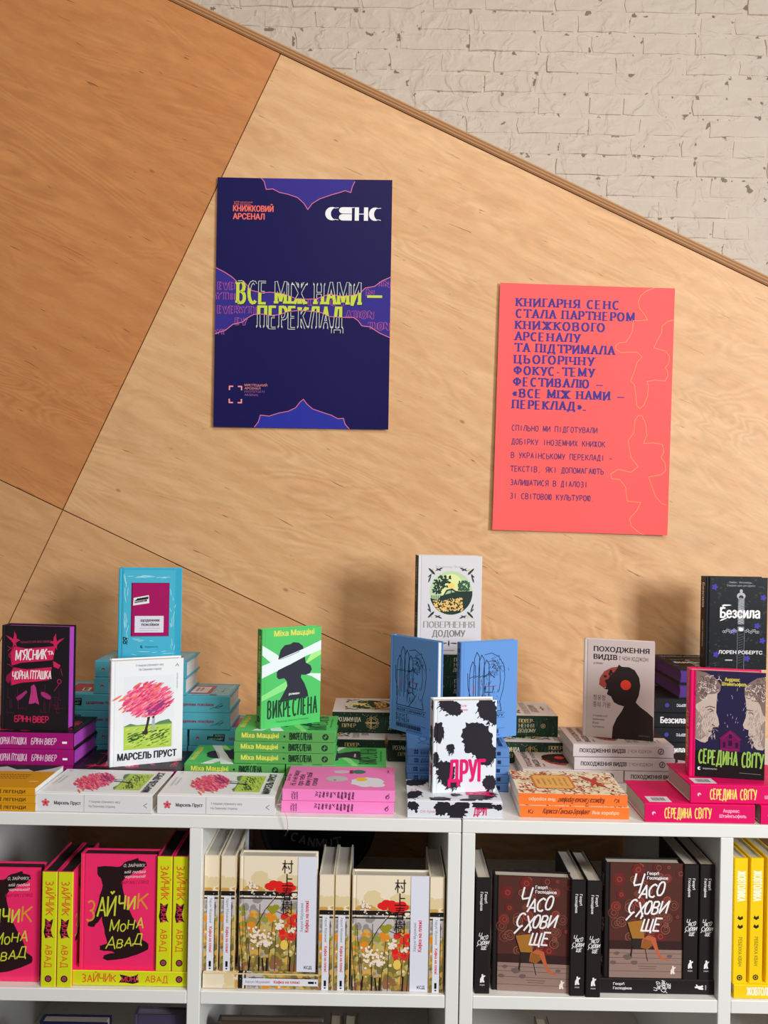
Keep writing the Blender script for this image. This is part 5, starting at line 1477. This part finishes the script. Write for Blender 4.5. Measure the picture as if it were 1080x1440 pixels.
def d_coral(c):
    PU = (64, 44, 132); P2 = (90, 48, 104)
    X = lambda x, y: (x - (97 - (y - 38) * .0375)) / 945.0 * 42.0
    Y = lambda x, y: (1 - (y - 38 - (x - 97) * .0245) / 1328.0) * 59.4
    rows = ["КНИГАРНЯ СЕНС", "СТАЛА ПАРТНЕРОМ", "КНИЖКОВОГО", "АРСЕНАЛУ", "ТА ПІДТРИМАЛА", "ЦЬОГОРІЧНУ", "ФОКУС-ТЕМУ", "ФЕСТИВАЛЮ —", "«ВСЕ МІЖ НАМИ —", "ПЕРЕКЛАД»."]
    ends = [733, 818, 657, 520, 707, 595, 597, 650, 765, 550]
    st = [186, 184, 181, 178, 176, 174, 171, 168, 165, 162]
    for i, (t, e, s0) in enumerate(zip(rows, ends, st)):
        yb = 163 + i * 61.0
        x0, y0 = X(s0, yb), Y(s0, yb)
        c.stext(t, x0, y0, 1.95, PU, .5, w=(e - s0) / 945.0 * 42, serif=.42, contrast=.45, gap=.46)
    for i, (t, e, s0) in enumerate(zip(["СПІЛЬНО МИ ПІДГОТУВАЛИ", "ДОБІРКУ ІНОЗЕМНИХ КНИЖОК", "В УКРАЇНСЬКОМУ ПЕРЕКЛАДІ —", "ТЕКСТІВ, ЯКІ ДОПОМАГАЮТЬ", "ЗАЛИШАТИСЯ В ДІАЛОЗІ", "ЗІ СВІТОВОЮ КУЛЬТУРОЮ."], [618, 660, 698, 652, 564, 600], [157, 155, 152, 149, 146, 144])):
        yb = 831 + i * 73.0
        c.stext(t, X(s0, yb), Y(s0, yb), 1.3, P2, .2, w=(e - s0) / 945.0 * 42, mono=True)
    LN = (240, 150, 104)
    T = lambda l: [(X(a, b), Y(a, b)) for a, b in l]
    c.line(T([(935, 58), (890, 75), (858, 100), (842, 135), (850, 170), (875, 200), (892, 232), (850, 235), (815, 236), (812, 290), (795, 325), (775, 352), (740, 355), (718, 372), (722, 390), (750, 408), (800, 405), (835, 405), (862, 430), (835, 460), (820, 510), (800, 560), (820, 580), (828, 640), (832, 690), (848, 708), (870, 690), (890, 640), (895, 590), (888, 562), (930, 555), (985, 560), (1000, 530), (995, 500), (985, 488), (1005, 465), (1008, 425), (990, 400), (925, 382), (945, 340), (968, 300), (970, 265), (1000, 240), (1038, 230)]), .15, LN)
    c.line(T([(985, 1225), (960, 1215), (930, 1180), (905, 1110), (893, 1075), (960, 1062), (985, 1040), (982, 1000), (960, 970), (975, 940), (968, 900), (920, 892), (868, 895), (885, 850), (880, 790), (860, 748), (840, 745), (822, 770), (815, 840), (785, 880), (790, 920), (800, 970), (838, 1020), (800, 1050), (730, 1035), (690, 1060), (695, 1085), (740, 1090), (770, 1130), (778, 1205), (850, 1212), (830, 1255), (790, 1300), (800, 1340), (850, 1380), (885, 1392)]), .15, LN)


poster([(305, 249), (551, 255), (546, 605), (303, 600)], 42.0, 60.0, d_blue, (12, 6, 76), 'dark blue poster with yellow-green outlined lettering on the plywood wall', .004)
poster([(704, 400), (949.5, 405.5), (935.5, 752), (691, 744.5)], 42.0, 59.4, d_coral, (252, 92, 90), 'coral red poster with purple text, lower right on the plywood wall', .006)

# ------------------------------------------------------------------ books on the counter
# ochre stack, far left front
for i, w in enumerate(('bottom', 'middle', 'top')):
    lie('ochre', 50 - 19.5 * 8.2 - i * .5, 1140, 1.466, i * .0135, 'thin ochre yellow paperback, %s of the stack at the far left front' % w, 'ochre paperbacks at the far left')
# white books with the pink tree
lie('proust', 50, 1143, 1.468, 0, 'white book with a pink tree lying flat beside the ochre stack', 'white pink-tree books', yaw=-1.5)
lie('proust', 221, 1146, 1.467, 0, 'white book with a pink tree lying flat beside the pink paperbacks', 'white pink-tree books', yaw=-.5)
# butcher stack
for i, w in enumerate(('bottom', 'middle', 'top')):
    lie('butcher', 104 - 20.0 * 7.43 - (1 - i % 2) * 1.0, 1080, 1.622, i * .0313, 'black book with magenta spine and purple edges, %s of the stack at the left edge' % w, 'magenta-spined black books')
lie('butcher', 104, 1080, 1.605, 0, 'black book with magenta spine lying under the standing pink-tree book', 'magenta-spined black books')
stand('butcher', 0, 1027, 1.645, .0942, -4, 'black book with pink bird banners standing on the magenta-spined stack', 'magenta-spined black books')
stand('proust', 153.5, 1079, 1.618, .0316, 23, 'white book with a pink tree standing upright', 'white pink-tree books')
# turquoise stacks; six layers
TQ = 'turquoise books behind the pink tree book'
tl = .0347
for i in range(2): lie('maid', 4, 1060, 1.762, i * tl, 'turquoise book, %s layer, far left behind the black book' % ('bottom', 'second')[i], TQ)
for i in range(2): lie('maid', 133.5, 1060, 1.76, i * tl, 'turquoise book, %s layer, behind the standing pink tree book' % ('bottom', 'second')[i], TQ)
for i in range(2): lie('maid', 264.5 + i * 1.5, 1060, 1.762, i * tl, 'turquoise book, %s layer, right end behind the green books' % ('bottom', 'second')[i], TQ)
for i in range(2, 4): lie('maid', 64 + (i % 2), 1000, 1.762, i * tl, 'turquoise book, %s layer, touching the black pink-banner book' % ('third', 'fourth')[i - 2], TQ)
for i in range(2, 4): lie('maid', 195 - (i % 2), 1000, 1.76, i * tl, 'turquoise book, %s layer, right of the pink tree book' % ('third', 'fourth')[i - 2], TQ)
for i in range(4, 6): lie('maid', 132.5 + (i % 2), 950, 1.762, i * tl, 'turquoise book, %s of the whole turquoise stack' % ('second from top', 'topmost flat one')[i - 4], TQ)
stand('maid', 165, 925, 1.79, 6 * tl, 10, 'turquoise book with a crimson panel standing on top of its stack', TQ)
# green stack
GG = 'green silhouette books'
for i in range(2):
    lie('erased', 260 - i, 1092, 1.618, i * .0211, 'green book flat at the left foot of the green stack, %s layer' % ('bottom', 'second')[i], GG)
    lie('erased', 402, 1092, 1.62, i * .0211, 'green book flat behind the pink paperbacks, %s layer' % ('bottom', 'second')[i], GG)
for i in range(2, 5): lie('erased', 329 + (i == 4) + (i == 2) * .5, 1060, 1.622, i * .0211, 'green book flat, %s of the three spines under the standing green book' % ('lowest', 'middle', 'topmost')[i - 2], GG)
stand('erased', 366, 1027, 1.63, .1057, 32, 'green book with a dark head silhouette standing upright', GG)
# pink paperbacks
pk0 = lie('pink', 395.5, 1143, 1.484, 0, 'pink paperback with handwritten spine, lower of the pair at the counter front', 'pink paperbacks')
lie('pink', 397, 1128, 1.486, .0201, 'pink paperback showing a fried egg, upper of the pair at the counter front', 'pink paperbacks')
# cow print books
lie('friend', 573, 1147, 1.468, 0, 'small cow-print book lying flat at the counter edge', 'cow-print books')
stand('friend', 607.5, 1115, 1.507, .0304, 8, 'small cow-print book standing upright', 'cow-print books')
# blue stack
for i in range(5):
    lie('stone', 572 + (0, .6, -.4, .8, .2)[i], 1113, 1.612, i * .0162, 'blue book, %s of the flat blue stack behind the cow-print book' % ('lowest', 'second from bottom', 'middle', 'fourth from bottom', 'topmost')[i], 'blue line-drawing books')
stand('stone', 547, 1029, 1.757, .0813, -45, 'blue book turned left, in shade, standing on the blue stack', 'blue line-drawing books')
stand('stone', 646, 1040, 1.66, .0813, 24, 'bright blue book turned right, standing on the blue stack', 'blue line-drawing books')
# thick green-spined books
HG = 'thick dark green spined books'
HT = .0453
lie('home', 402, 1075, 1.797, 0, 'thick dark green book low down behind the green stack', HG)
lie('home', 545, 1075, 1.797, 0, 'thick dark green book at the bottom behind the blue books', HG)
lie('home', 467, 1030, 1.850, HT, 'thick green-spined book with pale top, upper one right of the standing green book', HG)
lie('home', 788 - 139, 1036, 1.845, HT, 'thick green-spined book with pale top, upper one left of the grey silhouette books', HG)
lie('home', 788 - 141, 1070, 1.80, 0, 'thick dark green book, lower one left of the grey silhouette books', HG, x=W(688, 1075, 1.797).x + .002)
for i in range(2, 5): lie('home', 556 + (i % 2), 960, 1.806, i * HT, 'thick dark green book, %s of the three under the standing car-picture book' % ('lowest', 'middle', 'topmost')[i - 2], HG)
stand('home', 585.5, 921, 1.808, 5 * HT, 5, 'pale book with a round old-car picture standing tallest in the middle', HG)
# grey silhouette books
SG = 'grey books with a head silhouette'
lie('species', 735, 1100, 1.678, 0, 'grey book flat behind the orange pair, red dot on its cover', SG)
lie('species', 878, 1102, 1.68, 0, 'grey book flat at the bottom, behind the magenta books', SG)
lie('species', 807.5, 1081, 1.678, .0248, 'grey book flat, lower of the two under the standing grey book', SG)
lie('species', 806, 1062, 1.682, .0496, 'grey book flat, upper of the two under the standing grey book', SG)
stand('species', 819, 1033, 1.748, .0744, -15, 'grey book with a black head and red dot standing upright', SG)
# orange pair
lie('orange', 731, 1149, 1.482, 0, 'orange paperback, lower of the pair at the counter edge', 'orange paperbacks', yaw=-1)
lie('orange', 729, 1133, 1.486, .0203, 'orange paperback with ornate back cover, upper of the pair', 'orange paperbacks', up=False, yaw=-1)
# magenta world books
WG = 'magenta books with yellow lettering'
lie('world', 907, 1156, 1.468, 0, 'magenta book flat at the counter edge, yellow letters on its spine', WG, up=False)
lie('world', 1070, 1160, 1.466, 0, 'magenta book flat at the right picture edge, lowest there', WG, up=False)
lie('world', 971, 1130, 1.472, .0323, 'magenta book flat across two others, a barcode label on it', WG, up=False)
stand('world', 968, 1092, 1.522, .0646, -9, 'magenta-spined book with two marble heads standing upright', WG)
# dark dagger books
DG = 'black dagger books'
for i in range(4):
    lie('power', 919 + (i % 2), 1068, 1.868, i * .0323, 'black book, %s of the flat stack under the dagger book' % ('bottom', 'second', 'third', 'top')[i], DG, up=(i % 2 == 0))
xl = W(946, 960, 1.9).x
for i in range(2):
    o = lie('power', 0, 0, 1.868, (4 + i) * .0323, 'black book with purple page edges turned left, %s one under the dagger book' % ('lower', 'upper')[i], DG, yaw=90, x=0)
    o.matrix_world = Matrix.Translation((xl + .135 + i * .002, .40 + i * .002, (4 + i) * .0323 + GAP)) @ Matrix.Rotation(math.radians(90), 4, 'Z') @ Matrix(((0, 0, -1, .202), (1, 0, 0, 0), (0, -1, 0, .032), (0, 0, 0, 1))) @ Matrix.Identity(4)
stand('power', 991, 940, 1.872, 6 * .0323, 0, 'black book with a silver dagger standing at the right edge', DG)

# ------------------------------------------------------------------ books in the shelf
ZS = S2 + .0002
BG = 'pink rabbit books with lime spines'
def sp(k, px, D, z, label, group, yaw=90.0):
    """standing with the spine towards the viewer: px is the left edge of the spine"""
    o = take(k, label, group); w, h, t = PROTO[k][0]['dims']
    X = W(px, 1300, D).x
    o.matrix_world = Matrix.Translation((X, D - DF, z + GAP)) @ Matrix.Rotation(math.radians(yaw), 4, 'Z') @ Matrix.Translation((0, -t, 0))
    return o


stand('bunny', 55 - 107, 1384, 1.483, ZS, 0, 'pink book with a black rabbit, cut by the left picture edge', BG)
sp('bunny', 58, 1.468, ZS, 'lime green spine, left of the pair beside the cut-off pink rabbit cover', BG)
sp('bunny', 80.5, 1.468, ZS, 'lime green spine, right of the pair beside the cut-off pink rabbit cover', BG)
lie('bunny', 101.8, 1389, 1.474, ZS, 'lime spined book lying flat under the whole pink rabbit cover', BG)
stand('bunny', 111, 1363, 1.482, ZS + .0266, 0, 'pink book with a whole black rabbit facing out on the flat lime one', BG)
sp('bunny', 219.5, 1.476, ZS + .0266, 'lime green spine, first right of the whole pink rabbit cover', BG)
sp('bunny', 242, 1.476, ZS + .0266, 'lime green spine against the white divider', BG)
KG = 'painted meadow books'
lie('beach', 284.6, 1394, 1.472, ZS, 'meadow-painted book lying flat at the left of the middle compartment', KG)
sp('beach', 285.5, 1.478, ZS + .0276, 'meadow-painted spine next to the left divider', KG)
sp('beach', 309, 1.478, ZS + .0276, 'meadow-painted spine touching the left facing meadow cover', KG)
stand('beach', 334, 1371, 1.480, ZS + .0276, 0, 'meadow-painted cover with red flowers, left of the two facing out', KG)
sp('beach', 447.8, 1.473, ZS, 'meadow-painted spine just right of the left facing cover', KG)
sp('beach', 470, 1.473, ZS, 'meadow-painted spine just left of the right facing cover', KG)
stand('beach', 492.4, 1398, 1.474, ZS, 0, 'meadow-painted cover with red flowers, right of the two facing out', KG)
sp('beach', 603.2, 1.471, ZS, 'meadow-painted spine alone at the right end of its compartment', KG)
CG = 'dark brown books with white brush title'
sp('shelter', 669, 1.471, ZS, 'dark brown spine at the left end of the right bookcase compartment', CG)
stand('shelter', 691, 1397, 1.484, ZS, -3, 'dark brown cover with a chair, left of the two facing out', CG)
sp('shelter', 802.5, 1.469, ZS, 'dark brown spine beside the left chair cover', CG)
sp('shelter', 825, 1.466, ZS, 'dark brown spine in front of the flat brown book, left of the right chair cover', CG)
lie('shelter', 847.2, 1400, 1.479, ZS, 'dark brown book lying flat under the right chair cover', CG, x=xd2 - .1995)
stand('shelter', 848.5, 1373, 1.484, ZS + .0258, 0, 'dark brown cover with a chair, right of the two facing out', CG)
sp('shelter', 961, 1.480, ZS + .0258, 'dark brown spine right beside the right chair cover', CG)
sp('shelter', 983.5, 1.480, ZS + .0258, 'dark brown spine nearest the white divider', CG)
YG_ = 'yellow books at the right edge'
lie('yellow', 1032, 1406, 1.470, ZS, 'yellow book lying flat at the right edge', YG_)
sp('yellow', 1031.5, 1.474, ZS + .0238, 'yellow spine next to the right white divider', YG_)
sp('yellow', 1054, 1.476, ZS + .0238, 'yellow spine, second from the right white divider', YG_)
sp('yellow', 1077.5, 1.478, ZS + .0238, 'yellow spine cut by the right picture edge', YG_)
# books in the lowest visible row (only their tops show)
ZL = S2 - PITCHZ + .0002
LG = 'books low in the bottom row'
stand('navy', 55, 1438, 1.497, ZL, 0, 'dark blue book in the bottom row, its grey page top showing at left', LG)
stand('violet', 188, 1438, 1.492, ZL, 0, 'dim violet notebook in the bottom row, beside the left white divider', LG)
stand('wide_dark', 306, 1438, 1.500, ZL, 0, 'wide brown book in the bottom row, right of the left white divider', LG)
sp('plain_grey', 462.5, 1.492, ZL, 'brown spined book in the bottom row, left of a close pair', LG)
sp('plain_grey', 484.5, 1.492, ZL, 'brown spined book in the bottom row, right of a close pair', LG)
sp('plain_grey', 772, 1.492, ZL, 'brown spined book alone in the bottom row under the chair covers', LG)

# round black sign leaning at the back of the middle compartment
sx = W(447, 1190, 1.93).x
sg = tag(empty('round_sign', (sx, .445, -.3018)), 'round black sign with grey curved lettering behind the painted meadow books', 'sign')
mb = MB(); n = 48; rr = .13; prof = [(0, 0.0), (rr - .012, 0.0), (rr - .006, -.004), (rr, 0.0), (rr, .012), (0, .012)]
for j, (a, y) in enumerate(prof):
    for i in range(n): t = 6.2832 * i / n; mb.v.append((a * math.cos(t), y, rr + a * math.sin(t)))
for j in range(len(prof) - 1):
    for i in range(n): k = (i + 1) % n; mb.f.append((j * n + i, j * n + k, (j + 1) * n + k, (j + 1) * n + i)); mb.c.append((22, 20, 20))
mb.build('disc', M_MATTE, sg)
cv = Cv(26, 26)
for i, ch in enumerate('ICANMUT'):
    a = math.radians(-120 + i * 7.0); rad = 17.0; cx0, cy0 = 14.2, 24.6
    cv.stext(ch, cx0 + rad * math.cos(a), cy0 + rad * math.sin(a), 1.8, (128, 124, 120), .34, anchor='c', rot=a + math.pi / 2)
link(bpy.data.objects.new('lettering', cv.mesh('lettering', M_MATTE, lambda x, y, o: (x * CM - .13, -.0002 - o, y * CM))), sg)

# thin pink ribbon hanging over the counter edge
for ch in list(pk0.children):
    pass
pts = [(386, 1132, 1.475), (391, 1131, 1.462), (397, 1135, 1.452), (401.5, 1142, 1.448), (404, 1152, 1.449), (405, 1162, 1.452), (404.5, 1168, 1.455)]
P = [W(*p) for p in pts]; inv = pk0.matrix_world.inverted()
cu = bpy.data.curves.new('bookmark_ribbon', 'CURVE'); cu.dimensions = '3D'; spl = cu.splines.new('NURBS'); spl.points.add(len(P)); 
P = [P[0] + Vector((.012, .012, -.002))] + P
for q, p in zip(spl.points, P): l = inv @ p; q.co = (l.x, l.y, l.z, 1)
spl.use_endpoint_u = True; spl.order_u = 4; cu.bevel_depth = .0006; cu.bevel_resolution = 1; cu.resolution_u = 6
mr_, nt_, b_ = nmat('pink_satin_ribbon'); b_.inputs['Base Color'].default_value = lin((236, 150, 190)); b_.inputs['Roughness'].default_value = .35
cu.materials.append(mr_)
to = bpy.data.objects.new('bookmark_ribbon', cu); COL.objects.link(to)
dg = bpy.context.evaluated_depsgraph_get(); dg.update(); rm = bpy.data.meshes.new_from_object(to.evaluated_get(dg)); bpy.data.objects.remove(to)
rb = link(bpy.data.objects.new('bookmark_ribbon', rm), pk0); rb['label'] = 'thin pink ribbon hanging over the shelf edge'
